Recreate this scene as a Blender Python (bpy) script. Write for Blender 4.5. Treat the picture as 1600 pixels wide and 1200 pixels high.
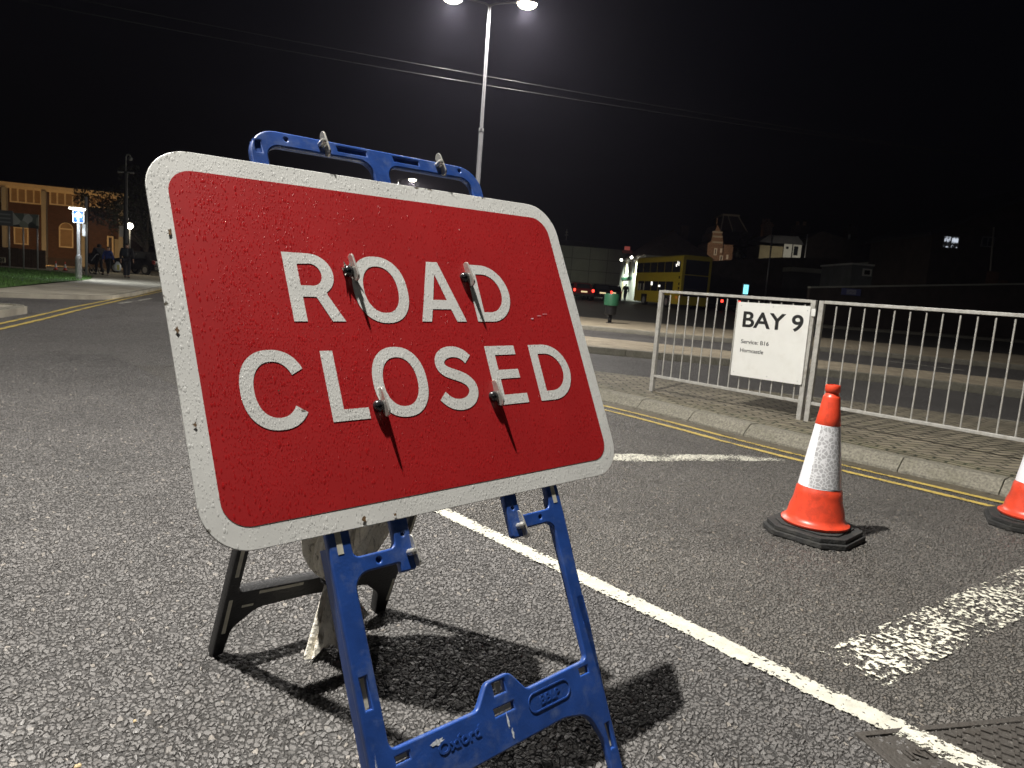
import bpy, bmesh, math, random
from mathutils import Matrix, Vector
R = math.radians
random.seed(7)
for o in list(bpy.data.objects): bpy.data.objects.remove(o)
SC = bpy.context.scene
COL = SC.collection

# ------------------------------------------------------------------ camera
# world: X across the road towards the guardrail, Y along the kerb away from the camera, Z up
FPX, CAMH, TH = 1116.64, 1.0932, 0.7371
ROWS = ((0.74511, -0.66258, 0.07607), (-0.03251, -0.15002, -0.98815), (0.66614, 0.73381, -0.13332))
cam = bpy.data.objects.new('camera', bpy.data.cameras.new('camera'))
COL.objects.link(cam)
m = Matrix((ROWS[0], [-a for a in ROWS[1]], [-a for a in ROWS[2]])).transposed().to_4x4()
m.translation = (0, 0, CAMH)
cam.matrix_world = m
cam.data.sensor_width = 36.0
cam.data.lens = FPX / 1600 * 36
cam.data.clip_start, cam.data.clip_end = 0.05, 2000
cam.data.dof.use_dof = True
cam.data.dof.focus_distance = 2.0
cam.data.dof.aperture_fstop = 25.1 / 2.2
SC.camera = cam

# ------------------------------------------------------------------ night sky
w = bpy.data.worlds.new('World'); SC.world = w; w.use_nodes = True
nt = w.node_tree
sky = nt.nodes.new('ShaderNodeTexSky'); sky.sky_type = 'NISHITA'; sky.sun_disc = False
sky.sun_elevation = R(-3.9); sky.sun_rotation = R(200); sky.altitude = 20
hs = nt.nodes.new('ShaderNodeHueSaturation'); hs.inputs['Saturation'].default_value = 0.45
nt.links.new(sky.outputs[0], hs.inputs['Color'])
tn = nt.nodes.new('ShaderNodeVectorMath'); tn.operation = 'MULTIPLY'; tn.inputs[1].default_value = (0.62, 0.72, 1.2)      # night air, bluer than dusk
nt.links.new(hs.outputs[0], tn.inputs[0]); nt.links.new(tn.outputs[0], nt.nodes['Background'].inputs['Color'])
SKY_STRENGTH = 0.05
nt.nodes['Background'].inputs['Strength'].default_value = SKY_STRENGTH
SC.view_settings.view_transform = 'Standard'; SC.view_settings.look = 'None'
SC.view_settings.exposure = 0.0; SC.view_settings.gamma = 1.0
SC.render.engine = 'CYCLES'
SC.cycles.use_denoising = True
SC.cycles.sample_clamp_indirect = 4.0
SC.cycles.max_bounces = 6

# ------------------------------------------------------------------ helpers
F = Vector((math.sin(TH), math.cos(TH), 0)); RT = Vector((math.cos(TH), -math.sin(TH), 0))
def ray(x, y):
    a = ((x - 800) / FPX, (y - 600) / FPX, 1.0)
    return Vector([sum(a[i] * ROWS[i][k] for i in range(3)) for k in range(3)])
def at(x, y, D):                       # the point D metres ahead that the photograph shows at (x, y)
    d = ray(x, y); return Vector((0, 0, CAMH)) + d * (D / d.dot(F))
def sstep(a, b, x):
    t = min(1, max(0, (x - a) / (b - a))); return t * t * (3 - 2 * t)
def gz(lat, D):                        # the bus station side of the ground rises gently
    k = sstep(-12, 2, lat)
    return k * (0.45 * sstep(26, 60, D) + max(0, D - 60) * 0.012)
def gpt(x, D, lift=0.0):               # ground point at pixel column x and depth D
    p = at(x, 450, D); lat = p.dot(RT); return Vector((p.x, p.y, gz(lat, D) + lift))

def tag(o, label=None, cat=None, group=None, kind=None):
    if label: o['label'] = label
    if cat: o['category'] = cat
    if group: o['group'] = group
    if kind: o['kind'] = kind
    return o
def empty(name, loc, rz=0.0, label=None, cat=None, group=None):
    o = bpy.data.objects.new(name, None); COL.objects.link(o)
    o.location = loc; o.rotation_euler = (0, 0, rz); o.empty_display_size = 0.2
    return tag(o, label, cat, group)
def facing(name, px, D, label, cat, group=None, lift=0.0, turn=0.0):   # local x right, y away, z up
    return empty(name, gpt(px, D, lift), -TH + turn, label, cat, group)
def rootmat(o):
    return Matrix.Translation(o.location) @ Matrix.Rotation(o.rotation_euler.z, 4, 'Z')
def obj(name, bm, mat, parent=None, smooth=False, bevel=0.0, seg=2, mw=None):
    me = bpy.data.meshes.new(name)
    if isinstance(bm, bmesh.types.BMesh):
        bmesh.ops.recalc_face_normals(bm, faces=bm.faces[:])
        bm.to_mesh(me); bm.free()
    else: me = bm
    o = bpy.data.objects.new(name, me); COL.objects.link(o)
    if mat: me.materials.clear(); me.materials.append(mat)
    if mw is not None: me.transform(mw)
    if parent: o.parent = parent
    if smooth:
        for p in me.polygons: p.use_smooth = True
    if bevel:
        b = o.modifiers.new('Bevel', 'BEVEL'); b.width = bevel; b.segments = seg; b.limit_method = 'ANGLE'; b.angle_limit = R(40)
    return o
def copy_tree(o, parent=None):
    c = o.copy(); COL.objects.link(c)
    if parent: c.parent = parent
    for ch in list(o.children): copy_tree(ch, c)
    return c
def BM(): return bmesh.new()
def box(bm, c, s, rz=0.0, mat=None):
    M = Matrix.Translation(c) @ Matrix.Rotation(rz, 4, 'Z') @ Matrix.Diagonal((s[0], s[1], s[2], 1))
    if mat is not None: M = mat @ M
    bmesh.ops.create_cube(bm, size=1.0, matrix=M)
def b0(bm, x0, x1, y0, y1, z0, z1, mat=None): box(bm, ((x0+x1)/2, (y0+y1)/2, (z0+z1)/2), (x1-x0, y1-y0, z1-z0), 0, mat)
def face(bm, pts): return bm.faces.new([bm.verts.new(p) for p in pts])
def prism(bm, poly, z0, z1, mat=None):
    M = mat or Matrix.Identity(4); n = len(poly)
    a = [bm.verts.new(M @ Vector((p[0], p[1], z0))) for p in poly]; b = [bm.verts.new(M @ Vector((p[0], p[1], z1))) for p in poly]
    bm.faces.new(list(reversed(a))); bm.faces.new(b)
    for i in range(n): bm.faces.new((a[i], a[(i+1) % n], b[(i+1) % n], b[i]))
def prism_xz(bm, poly, y0, y1):       # outline in the local x-z plane
    n = len(poly)
    a = [bm.verts.new((p[0], y0, p[1])) for p in poly]; b = [bm.verts.new((p[0], y1, p[1])) for p in poly]
    bm.faces.new(a); bm.faces.new(list(reversed(b)))
    for i in range(n): bm.faces.new((a[(i+1) % n], a[i], b[i], b[(i+1) % n]))
def lathe(bm, prof, n=24, c=(0, 0, 0), mod=None):
    rows = []
    for (r, z) in prof:
        row = []
        for k in range(n):
            a = 2 * math.pi * k / n
            rr = r if mod is None else r * mod(a, z)
            row.append(bm.verts.new((c[0] + rr * math.cos(a), c[1] + rr * math.sin(a), c[2] + z)))
        rows.append(row)
    for i in range(len(rows) - 1):
        for k in range(n):
            bm.faces.new((rows[i][k], rows[i][(k+1) % n], rows[i+1][(k+1) % n], rows[i+1][k]))
    if prof[0][0] > 1e-5: bm.faces.new(list(reversed(rows[0])))
    if prof[-1][0] > 1e-5: bm.faces.new(rows[-1])
def tube(bm, pts, r, n=10, caps=True):
    pts = [Vector(p) for p in pts]; rows = []
    rr = r if isinstance(r, (list, tuple)) else [r] * len(pts)
    up = None
    for i, p in enumerate(pts):
        d = (pts[min(i+1, len(pts)-1)] - pts[max(i-1, 0)]).normalized()
        if up is None:
            up = Vector((0, 0, 1)) if abs(d.z) < 0.9 else Vector((1, 0, 0))
        s = d.cross(up).normalized(); up = s.cross(d).normalized()
        rows.append([bm.verts.new(p + (s * math.cos(2*math.pi*k/n) + up * math.sin(2*math.pi*k/n)) * rr[i]) for k in range(n)])
    for i in range(len(rows) - 1):
        for k in range(n): bm.faces.new((rows[i][k], rows[i][(k+1) % n], rows[i+1][(k+1) % n], rows[i+1][k]))
    if caps: bm.faces.new(list(reversed(rows[0]))); bm.faces.new(rows[-1])
def ball(bm, c, r, sub=2, sc=(1, 1, 1)):
    bmesh.ops.create_icosphere(bm, subdivisions=sub, radius=1.0, matrix=Matrix.Translation(c) @ Matrix.Diagonal((r*sc[0], r*sc[1], r*sc[2], 1)))
def roundpoly(pts, radii, seg=6):
    out = []; n = len(pts)
    for i in range(n):
        p = Vector(pts[i]); a = Vector(pts[i-1]); b = Vector(pts[(i+1) % n])
        r = radii[i] if isinstance(radii, (list, tuple)) else radii
        u = (a - p); v = (b - p); lu, lv = u.length, v.length
        if r <= 0 or lu < 1e-6 or lv < 1e-6: out.append(tuple(p)); continue
        u /= lu; v /= lv; ang = u.angle(v)
        if ang > 3.1: out.append(tuple(p)); continue
        t = min(r / math.tan(ang / 2), lu * 0.49, lv * 0.49); r2 = t * math.tan(ang / 2)
        c = p + (u + v).normalized() * (r2 / math.sin(ang / 2))
        s, e = p + u * t - c, p + v * t - c
        a0 = math.atan2(s.y, s.x); a1 = math.atan2(e.y, e.x)
        d = (a1 - a0 + math.pi) % (2 * math.pi) - math.pi
        for k in range(seg + 1):
            aa = a0 + d * k / seg; out.append((c.x + r2 * math.cos(aa), c.y + r2 * math.sin(aa)))
    return out
def rect(x0, x1, y0, y1): return [(x0, y0), (x1, y0), (x1, y1), (x0, y1)]
def curve_mesh(cu):
    o = bpy.data.objects.new('tmp', cu); COL.objects.link(o)
    bpy.context.view_layer.update()
    me = bpy.data.meshes.new_from_object(o.evaluated_get(bpy.context.evaluated_depsgraph_get()))
    bpy.data.objects.remove(o); bpy.data.curves.remove(cu)
    return me
def shape(loops, depth=0.0, bev=0.0, res=2):      # flat outline with holes, optional thickness centred on z = 0
    cu = bpy.data.curves.new('tmp', 'CURVE'); cu.dimensions = '2D'; cu.fill_mode = 'BOTH'
    cu.extrude = max(0, depth / 2 - bev); cu.bevel_depth = bev; cu.bevel_resolution = res; cu.offset = -bev
    for lp in loops:
        s = cu.splines.new('POLY'); s.points.add(len(lp) - 1); s.use_cyclic_u = True
        for p, q in zip(s.points, lp): p.co = (q[0], q[1], 0, 1)
    return curve_mesh(cu)
def text(body, size, ext=0.0, off=0.0, align='LEFT', sx=1.0):
    cu = bpy.data.curves.new('tmp', 'FONT'); cu.body = body; cu.size = size; cu.extrude = ext; cu.offset = off; cu.align_x = align
    me = curve_mesh(cu); me.transform(Matrix.Diagonal((sx, 1, 1, 1))); return me
def merge(meshes):                                 # one mesh out of several letter meshes of the same inscription
    bm = BM()
    for me in meshes: bm.from_mesh(me); bpy.data.meshes.remove(me)
    return bm
def frame3(origin, X, Y, Z):
    M = Matrix((X, Y, Z)).transposed().to_4x4(); M.translation = origin; return M

# ------------------------------------------------------------------ materials
def node(t, kind, **kw):
    n = t.nodes.new(kind)
    for k, v in kw.items():
        if k in n.inputs: n.inputs[k].default_value = v
        else: setattr(n, k, v)
    return n
def mat(name, col, rough=0.6, metal=0.0, spec=0.5, vary=0.0, vscale=8.0, bump=0.0, bscale=60.0, coat=0.0, dirt=None, dscale=5.0, damt=0.5, emit=None, estr=0.0):
    M = bpy.data.materials.new(name); M.use_nodes = True; t = M.node_tree; p = t.nodes['Principled BSDF']
    c = (col[0], col[1], col[2], 1)
    p.inputs['Base Color'].default_value = c; p.inputs['Roughness'].default_value = rough; p.inputs['Metallic'].default_value = metal
    p.inputs['Specular IOR Level'].default_value = spec; p.inputs['Coat Weight'].default_value = coat
    tc = t.nodes.new('ShaderNodeTexCoord'); out = None
    if vary:
        nz = node(t, 'ShaderNodeTexNoise', Scale=vscale, Detail=5.0, Roughness=0.6); t.links.new(tc.outputs['Object'], nz.inputs['Vector'])
        mr = node(t, 'ShaderNodeMapRange'); mr.inputs[1].default_value = 0.3; mr.inputs[2].default_value = 0.7; mr.inputs[3].default_value = 1 - vary; mr.inputs[4].default_value = 1 + vary
        t.links.new(nz.outputs[0], mr.inputs[0])
        mx = node(t, 'ShaderNodeVectorMath', operation='SCALE'); mx.inputs[0].default_value = col[:3]; t.links.new(mr.outputs[0], mx.inputs['Scale'])
        out = mx.outputs[0]
    if dirt:
        nz = node(t, 'ShaderNodeTexNoise', Scale=dscale, Detail=8.0, Roughness=0.7); t.links.new(tc.outputs['Object'], nz.inputs['Vector'])
        mr = node(t, 'ShaderNodeMapRange'); mr.inputs[1].default_value = 0.5; mr.inputs[2].default_value = 0.72; mr.inputs[4].default_value = damt
        t.links.new(nz.outputs[0], mr.inputs[0])
        mx = node(t, 'ShaderNodeMix', data_type='RGBA'); mx.inputs[6].default_value = c; mx.inputs[7].default_value = (*dirt, 1)
        if out: t.links.new(out, mx.inputs[6])
        t.links.new(mr.outputs[0], mx.inputs[0]); out = mx.outputs[2]
    if out: t.links.new(out, p.inputs['Base Color'])
    if bump:
        nz = node(t, 'ShaderNodeTexNoise', Scale=bscale, Detail=4.0); t.links.new(tc.outputs['Object'], nz.inputs['Vector'])
        b = node(t, 'ShaderNodeBump', Strength=bump, Distance=0.01); t.links.new(nz.outputs[0], b.inputs['Height']); t.links.new(b.outputs[0], p.inputs['Normal'])
    if emit:
        p.inputs['Emission Color'].default_value = (*emit, 1); p.inputs['Emission Strength'].default_value = estr
    return M

def asphalt(name, stone, scale, depth, tar, real=False):
    """rolled chippings: irregular stones pressed in dark bitumen"""
    M = bpy.data.materials.new(name); M.use_nodes = True; t = M.node_tree; p = t.nodes['Principled BSDF']
    tc = t.nodes.new('ShaderNodeTexCoord')
    nz = node(t, 'ShaderNodeTexNoise', Scale=scale * 0.6, Detail=3.0); t.links.new(tc.outputs['Object'], nz.inputs['Vector'])
    sub = node(t, 'ShaderNodeVectorMath', operation='SUBTRACT'); sub.inputs[1].default_value = (0.5, 0.5, 0.5); t.links.new(nz.outputs['Color'], sub.inputs[0])
    sc = node(t, 'ShaderNodeVectorMath', operation='SCALE', Scale=0.9 / scale); t.links.new(sub.outputs[0], sc.inputs[0])
    ad = node(t, 'ShaderNodeVectorMath', operation='ADD'); t.links.new(tc.outputs['Object'], ad.inputs[0]); t.links.new(sc.outputs[0], ad.inputs[1])
    fl = node(t, 'ShaderNodeVectorMath', operation='MULTIPLY'); fl.inputs[1].default_value = (1, 1, 0); t.links.new(ad.outputs[0], fl.inputs[0])
    v1 = node(t, 'ShaderNodeTexVoronoi', Scale=scale, Randomness=1.0); v1.feature = 'DISTANCE_TO_EDGE'; t.links.new(fl.outputs[0], v1.inputs['Vector'])
    v2 = node(t, 'ShaderNodeTexVoronoi', Scale=scale, Randomness=1.0); v2.feature = 'F1'; t.links.new(fl.outputs[0], v2.inputs['Vector'])
    # stone mask: 0 in the tar joints, 1 on the faces
    e = node(t, 'ShaderNodeMapRange', interpolation_type='SMOOTHSTEP'); e.inputs[1].default_value = 0.02; e.inputs[2].default_value = 0.17
    t.links.new(v1.outputs['Distance'], e.inputs[0])
    # each stone has its own height, tilt and tone
    sep = node(t, 'ShaderNodeSeparateColor'); t.links.new(v2.outputs['Color'], sep.inputs[0])
    hgt = node(t, 'ShaderNodeMapRange'); hgt.inputs[3].default_value = 0.25; hgt.inputs[4].default_value = 1.0; t.links.new(sep.outputs[0], hgt.inputs[0])
    mul = node(t, 'ShaderNodeMath', operation='MULTIPLY'); t.links.new(e.outputs[0], mul.inputs[0]); t.links.new(hgt.outputs[0], mul.inputs[1])
    fine = node(t, 'ShaderNodeTexNoise', Scale=scale * 4, Detail=3.0); t.links.new(tc.outputs['Object'], fine.inputs['Vector'])
    dif = node(t, 'ShaderNodeVectorMath', operation='SUBTRACT'); t.links.new(fl.outputs[0], dif.inputs[0]); t.links.new(v2.outputs['Position'], dif.inputs[1])
    rnd = node(t, 'ShaderNodeVectorMath', operation='SUBTRACT'); rnd.inputs[1].default_value = (0.5, 0.5, 0.5); t.links.new(v2.outputs['Color'], rnd.inputs[0])
    dot = node(t, 'ShaderNodeVectorMath', operation='DOT_PRODUCT'); t.links.new(dif.outputs[0], dot.inputs[0]); t.links.new(rnd.outputs[0], dot.inputs[1])
    tilt = node(t, 'ShaderNodeMath', operation='MULTIPLY'); tilt.inputs[1].default_value = scale * 0.9; t.links.new(dot.outputs['Value'], tilt.inputs[0])
    a1 = node(t, 'ShaderNodeMath', operation='ADD'); t.links.new(mul.outputs[0], a1.inputs[0]); t.links.new(tilt.outputs[0], a1.inputs[1])
    a2 = node(t, 'ShaderNodeMath', operation='MULTIPLY_ADD'); a2.inputs[1].default_value = 0.25; t.links.new(fine.outputs[0], a2.inputs[0]); t.links.new(a1.outputs[0], a2.inputs[2])
    if real:                           # true relief: the mesh is fine enough to carry the stones
        dn = node(t, 'ShaderNodeDisplacement', Midlevel=0.6, Scale=depth); t.links.new(a2.outputs[0], dn.inputs['Height'])
        t.links.new(dn.outputs[0], t.nodes['Material Output'].inputs['Displacement']); M.displacement_method = 'BOTH'
    else:
        b = node(t, 'ShaderNodeBump', Strength=1.0, Distance=depth); t.links.new(a2.outputs[0], b.inputs['Height']); t.links.new(b.outputs[0], p.inputs['Normal'])
    # colour
    st = node(t, 'ShaderNodeValToRGB'); cr = st.color_ramp
    cr.elements[0].position = 0.0; cr.elements[0].color = (*[c * 0.84 for c in stone], 1)
    cr.elements[1].position = 0.95; cr.elements[1].color = (*[c * 1.12 for c in stone], 1)
    el = cr.elements.new(0.997); el.color = (stone[0] * 1.9, stone[1] * 1.8, stone[2] * 1.65, 1)
    t.links.new(sep.outputs[1], st.inputs[0])
    big = node(t, 'ShaderNodeTexNoise', Scale=0.9, Detail=6.0, Roughness=0.65); t.links.new(tc.outputs['Object'], big.inputs['Vector'])
    bm_ = node(t, 'ShaderNodeMapRange'); bm_.inputs[1].default_value = 0.3; bm_.inputs[2].default_value = 0.7; bm_.inputs[3].default_value = 0.78; bm_.inputs[4].default_value = 1.2; t.links.new(big.outputs[0], bm_.inputs[0])
    mx = node(t, 'ShaderNodeMix', data_type='RGBA'); mx.inputs[6].default_value = (*tar, 1); t.links.new(st.outputs[0], mx.inputs[7]); t.links.new(e.outputs[0], mx.inputs[0])
    oil = node(t, 'ShaderNodeTexNoise', Scale=1.7, Detail=7.0, Roughness=0.75, Distortion=0.8); t.links.new(tc.outputs['Object'], oil.inputs['Vector'])
    om = node(t, 'ShaderNodeMapRange'); om.inputs[1].default_value = 0.56; om.inputs[2].default_value = 0.74; om.inputs[3].default_value = 1.0; om.inputs[4].default_value = 0.62; t.links.new(oil.outputs[0], om.inputs[0])
    ob = node(t, 'ShaderNodeMath', operation='MULTIPLY'); t.links.new(bm_.outputs[0], ob.inputs[0]); t.links.new(om.outputs[0], ob.inputs[1])
    s2 = node(t, 'ShaderNodeVectorMath', operation='SCALE'); t.links.new(mx.outputs[2], s2.inputs[0]); t.links.new(ob.outputs[0], s2.inputs['Scale'])
    t.links.new(s2.outputs[0], p.inputs['Base Color'])
    rr = node(t, 'ShaderNodeMapRange'); rr.inputs[3].default_value = 0.38; rr.inputs[4].default_value = 0.7; t.links.new(sep.outputs[2], rr.inputs[0])
    t.links.new(rr.outputs[0], p.inputs['Roughness']); p.inputs['Specular IOR Level'].default_value = 0.5
    return M

def painted(name, col, keep, scale=90.0, grime=0.25, big=3.0, bigw=0.9, edgew=-0.42):
    """thermoplastic road paint over chippings, worn through where 'keep' is low"""
    M = bpy.data.materials.new(name); M.use_nodes = True; t = M.node_tree; p = t.nodes['Principled BSDF']
    out = t.nodes['Material Output']
    tc = t.nodes.new('ShaderNodeTexCoord')
    mp = node(t, 'ShaderNodeMapping'); mp.inputs['Scale'].default_value = (1, 1, 0); t.links.new(tc.outputs['Object'], mp.inputs['Vector'])
    n1 = node(t, 'ShaderNodeTexNoise', Scale=scale, Detail=3.0, Roughness=0.6); t.links.new(mp.outputs[0], n1.inputs['Vector'])
    n2 = node(t, 'ShaderNodeTexNoise', Scale=big, Detail=5.0, Roughness=0.6); t.links.new(mp.outputs[0], n2.inputs['Vector'])
    ma = node(t, 'ShaderNodeMath', operation='MULTIPLY_ADD'); ma.inputs[1].default_value = bigw; t.links.new(n2.outputs[0], ma.inputs[0]); t.links.new(n1.outputs[0], ma.inputs[2])
    uv = node(t, 'ShaderNodeAttribute', attribute_name='edge')
    ed = node(t, 'ShaderNodeMath', operation='MULTIPLY_ADD'); ed.inputs[1].default_value = edgew; t.links.new(uv.outputs['Fac'], ed.inputs[0]); t.links.new(ma.outputs[0], ed.inputs[2])
    th = node(t, 'ShaderNodeMapRange'); th.inputs[1].default_value = 0.95 - keep; th.inputs[2].default_value = 0.99 - keep; t.links.new(ed.outputs[0], th.inputs[0])
    tr = t.nodes.new('ShaderNodeBsdfTransparent'); ms = t.nodes.new('ShaderNodeMixShader')
    t.links.new(th.outputs[0], ms.inputs[0]); t.links.new(tr.outputs[0], ms.inputs[1]); t.links.new(p.outputs[0], ms.inputs[2]); t.links.new(ms.outputs[0], out.inputs['Surface'])
    n3 = node(t, 'ShaderNodeTexNoise', Scale=25.0, Detail=6.0, Roughness=0.7); t.links.new(tc.outputs['Object'], n3.inputs['Vector'])
    g = node(t, 'ShaderNodeMapRange'); g.inputs[1].default_value = 0.35; g.inputs[2].default_value = 0.7; g.inputs[3].default_value = 1; g.inputs[4].default_value = 1 - grime; t.links.new(n3.outputs[0], g.inputs[0])
    s = node(t, 'ShaderNodeVectorMath', operation='SCALE'); s.inputs[0].default_value = col; t.links.new(g.outputs[0], s.inputs['Scale']); t.links.new(s.outputs[0], p.inputs['Base Color'])
    p.inputs['Roughness'].default_value = 0.65
    b = node(t, 'ShaderNodeBump', Strength=0.7, Distance=0.004); t.links.new(n1.outputs[0], b.inputs['Height']); t.links.new(b.outputs[0], p.inputs['Normal'])
    return M

def bricks(name, c1, c2, mortar, bw, bh, rot=0.0, bump=0.5, mort=0.006, vert=False, moss=None):
    M = bpy.data.materials.new(name); M.use_nodes = True; t = M.node_tree; p = t.nodes['Principled BSDF']
    tc = t.nodes.new('ShaderNodeTexCoord'); mp = t.nodes.new('ShaderNodeMapping'); mp.inputs['Rotation'].default_value = (R(90) if vert else 0, 0, rot)
    t.links.new(tc.outputs['Object'], mp.inputs['Vector'])
    b = t.nodes.new('ShaderNodeTexBrick'); t.links.new(mp.outputs[0], b.inputs['Vector'])
    for k, v in (('Color1', (*c1, 1)), ('Color2', (*c2, 1)), ('Mortar', (*mortar, 1)), ('Scale', 1.0), ('Mortar Size', mort), ('Mortar Smooth', 0.3), ('Brick Width', bw), ('Row Height', bh)): b.inputs[k].default_value = v
    n = node(t, 'ShaderNodeTexNoise', Scale=3.0, Detail=7.0, Roughness=0.7); t.links.new(tc.outputs['Object'], n.inputs['Vector'])
    g = node(t, 'ShaderNodeMapRange'); g.inputs[1].default_value = 0.3; g.inputs[2].default_value = 0.7; g.inputs[3].default_value = 0.65; g.inputs[4].default_value = 1.25; t.links.new(n.outputs[0], g.inputs[0])
    s = node(t, 'ShaderNodeVectorMath', operation='SCALE'); t.links.new(b.outputs['Color'], s.inputs[0]); t.links.new(g.outputs[0], s.inputs['Scale'])
    col = s.outputs[0]
    if moss:
        n2 = node(t, 'ShaderNodeTexNoise', Scale=7.0, Detail=6.0, Roughness=0.7); t.links.new(tc.outputs['Object'], n2.inputs['Vector'])
        g2 = node(t, 'ShaderNodeMapRange'); g2.inputs[1].default_value = 0.52; g2.inputs[2].default_value = 0.72; g2.inputs[4].default_value = 0.7; t.links.new(n2.outputs[0], g2.inputs[0])
        mx = node(t, 'ShaderNodeMix', data_type='RGBA'); mx.inputs[7].default_value = (*moss, 1); t.links.new(col, mx.inputs[6]); t.links.new(g2.outputs[0], mx.inputs[0]); col = mx.outputs[2]
    t.links.new(col, p.inputs['Base Color']); p.inputs['Roughness'].default_value = 0.75
    n4 = node(t, 'ShaderNodeTexNoise', Scale=120.0, Detail=3.0); t.links.new(tc.outputs['Object'], n4.inputs['Vector'])
    h = node(t, 'ShaderNodeMath', operation='MULTIPLY_ADD'); h.inputs[1].default_value = -1.0; t.links.new(b.outputs['Fac'], h.inputs[0])
    h2 = node(t, 'ShaderNodeMath', operation='MULTIPLY'); h2.inputs[1].default_value = 0.35; t.links.new(n4.outputs[0], h2.inputs[0]); t.links.new(h2.outputs[0], h.inputs[2])
    bp = node(t, 'ShaderNodeBump', Strength=bump, Distance=0.008); t.links.new(h.outputs[0], bp.inputs['Height']); t.links.new(bp.outputs[0], p.inputs['Normal'])
    return M

def wet_sheet(name, col, chips=None, rough=0.42, height=0.20):
    """sign sheeting with rain drops standing on it"""
    M = bpy.data.materials.new(name); M.use_nodes = True; t = M.node_tree; p = t.nodes['Principled BSDF']
    tc = t.nodes.new('ShaderNodeTexCoord'); last = None
    def drops(scale, dens, size, off):
        mp = node(t, 'ShaderNodeMapping'); mp.inputs['Location'].default_value = (off, off * 0.7, 0); mp.inputs['Scale'].default_value = (1, 0.86, 0); t.links.new(tc.outputs['Object'], mp.inputs['Vector'])
        wn = node(t, 'ShaderNodeTexNoise', Scale=scale * 0.8, Detail=1.0); t.links.new(mp.outputs[0], wn.inputs['Vector'])
        wv = node(t, 'ShaderNodeVectorMath', operation='SCALE', Scale=0.7 / scale); t.links.new(wn.outputs['Color'], wv.inputs[0])
        wa = node(t, 'ShaderNodeVectorMath', operation='ADD'); t.links.new(mp.outputs[0], wa.inputs[0]); t.links.new(wv.outputs[0], wa.inputs[1])
        v = node(t, 'ShaderNodeTexVoronoi', Scale=scale); v.voronoi_dimensions = '2D'; t.links.new(wa.outputs[0], v.inputs['Vector'])
        sp = node(t, 'ShaderNodeSeparateColor'); t.links.new(v.outputs['Color'], sp.inputs[0])
        # drops gather in patches
        pn = node(t, 'ShaderNodeTexNoise', Scale=9.0, Detail=4.0); t.links.new(mp.outputs[0], pn.inputs['Vector'])
        pr = node(t, 'ShaderNodeMapRange'); pr.inputs[1].default_value = 0.36; pr.inputs[2].default_value = 0.62; pr.inputs[3].default_value = dens * 0.12; pr.inputs[4].default_value = dens; t.links.new(pn.outputs[0], pr.inputs[0])
        lt = node(t, 'ShaderNodeMath', operation='LESS_THAN'); t.links.new(sp.outputs[0], lt.inputs[0]); t.links.new(pr.outputs[0], lt.inputs[1])
        rad = node(t, 'ShaderNodeMapRange'); rad.inputs[3].default_value = size * 0.45; rad.inputs[4].default_value = size; t.links.new(sp.outputs[1], rad.inputs[0])
        q = node(t, 'ShaderNodeMath', operation='DIVIDE'); t.links.new(v.outputs['Distance'], q.inputs[0]); t.links.new(rad.outputs[0], q.inputs[1])
        q2 = node(t, 'ShaderNodeMath', operation='POWER'); q2.inputs[1].default_value = 2.0; t.links.new(q.outputs[0], q2.inputs[0])
        om = node(t, 'ShaderNodeMath', operation='SUBTRACT', use_clamp=True); om.inputs[0].default_value = 1.0; t.links.new(q2.outputs[0], om.inputs[1])
        sq = node(t, 'ShaderNodeMath', operation='SQRT'); t.links.new(om.outputs[0], sq.inputs[0])
        h = node(t, 'ShaderNodeMath', operation='MULTIPLY'); t.links.new(sq.outputs[0], h.inputs[0]); t.links.new(lt.outputs[0], h.inputs[1])
        hh = node(t, 'ShaderNodeMath', operation='MULTIPLY'); t.links.new(h.outputs[0], hh.inputs[0]); t.links.new(rad.outputs[0], hh.inputs[1])
        s = node(t, 'ShaderNodeMath', operation='MULTIPLY'); s.inputs[1].default_value = height / scale; t.links.new(hh.outputs[0], s.inputs[0])
        return s.outputs[0]
    hs_ = [drops(200.0, 0.42, 0.40, 0.0), drops(360.0, 0.8, 0.45, 3.3), drops(110.0, 0.06, 0.30, 7.1)]
    add = node(t, 'ShaderNodeMath', operation='ADD'); t.links.new(hs_[0], add.inputs[0]); t.links.new(hs_[1], add.inputs[1])
    add2 = node(t, 'ShaderNodeMath', operation='ADD'); t.links.new(add.outputs[0], add2.inputs[0]); t.links.new(hs_[2], add2.inputs[1])
    b = node(t, 'ShaderNodeBump', Strength=1.0, Distance=1.0); t.links.new(add2.outputs[0], b.inputs['Height']); t.links.new(b.outputs[0], p.inputs['Normal'])
    wet = node(t, 'ShaderNodeMath', operation='GREATER_THAN'); wet.inputs[1].default_value = 1e-5; t.links.new(add2.outputs[0], wet.inputs[0])
    rr = node(t, 'ShaderNodeMapRange'); rr.inputs[3].default_value = rough; rr.inputs[4].default_value = 0.06; t.links.new(wet.outputs[0], rr.inputs[0]); t.links.new(rr.outputs[0], p.inputs['Roughness'])
    n = node(t, 'ShaderNodeTexNoise', Scale=6.0, Detail=8.0, Roughness=0.7); t.links.new(tc.outputs['Object'], n.inputs['Vector'])
    g = node(t, 'ShaderNodeMapRange'); g.inputs[1].default_value = 0.3; g.inputs[2].default_value = 0.7; g.inputs[3].default_value = 0.9; g.inputs[4].default_value = 1.06; t.links.new(n.outputs[0], g.inputs[0])
    s = node(t, 'ShaderNodeVectorMath', operation='SCALE'); s.inputs[0].default_value = col; t.links.new(g.outputs[0], s.inputs['Scale']); out = s.outputs[0]
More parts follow.
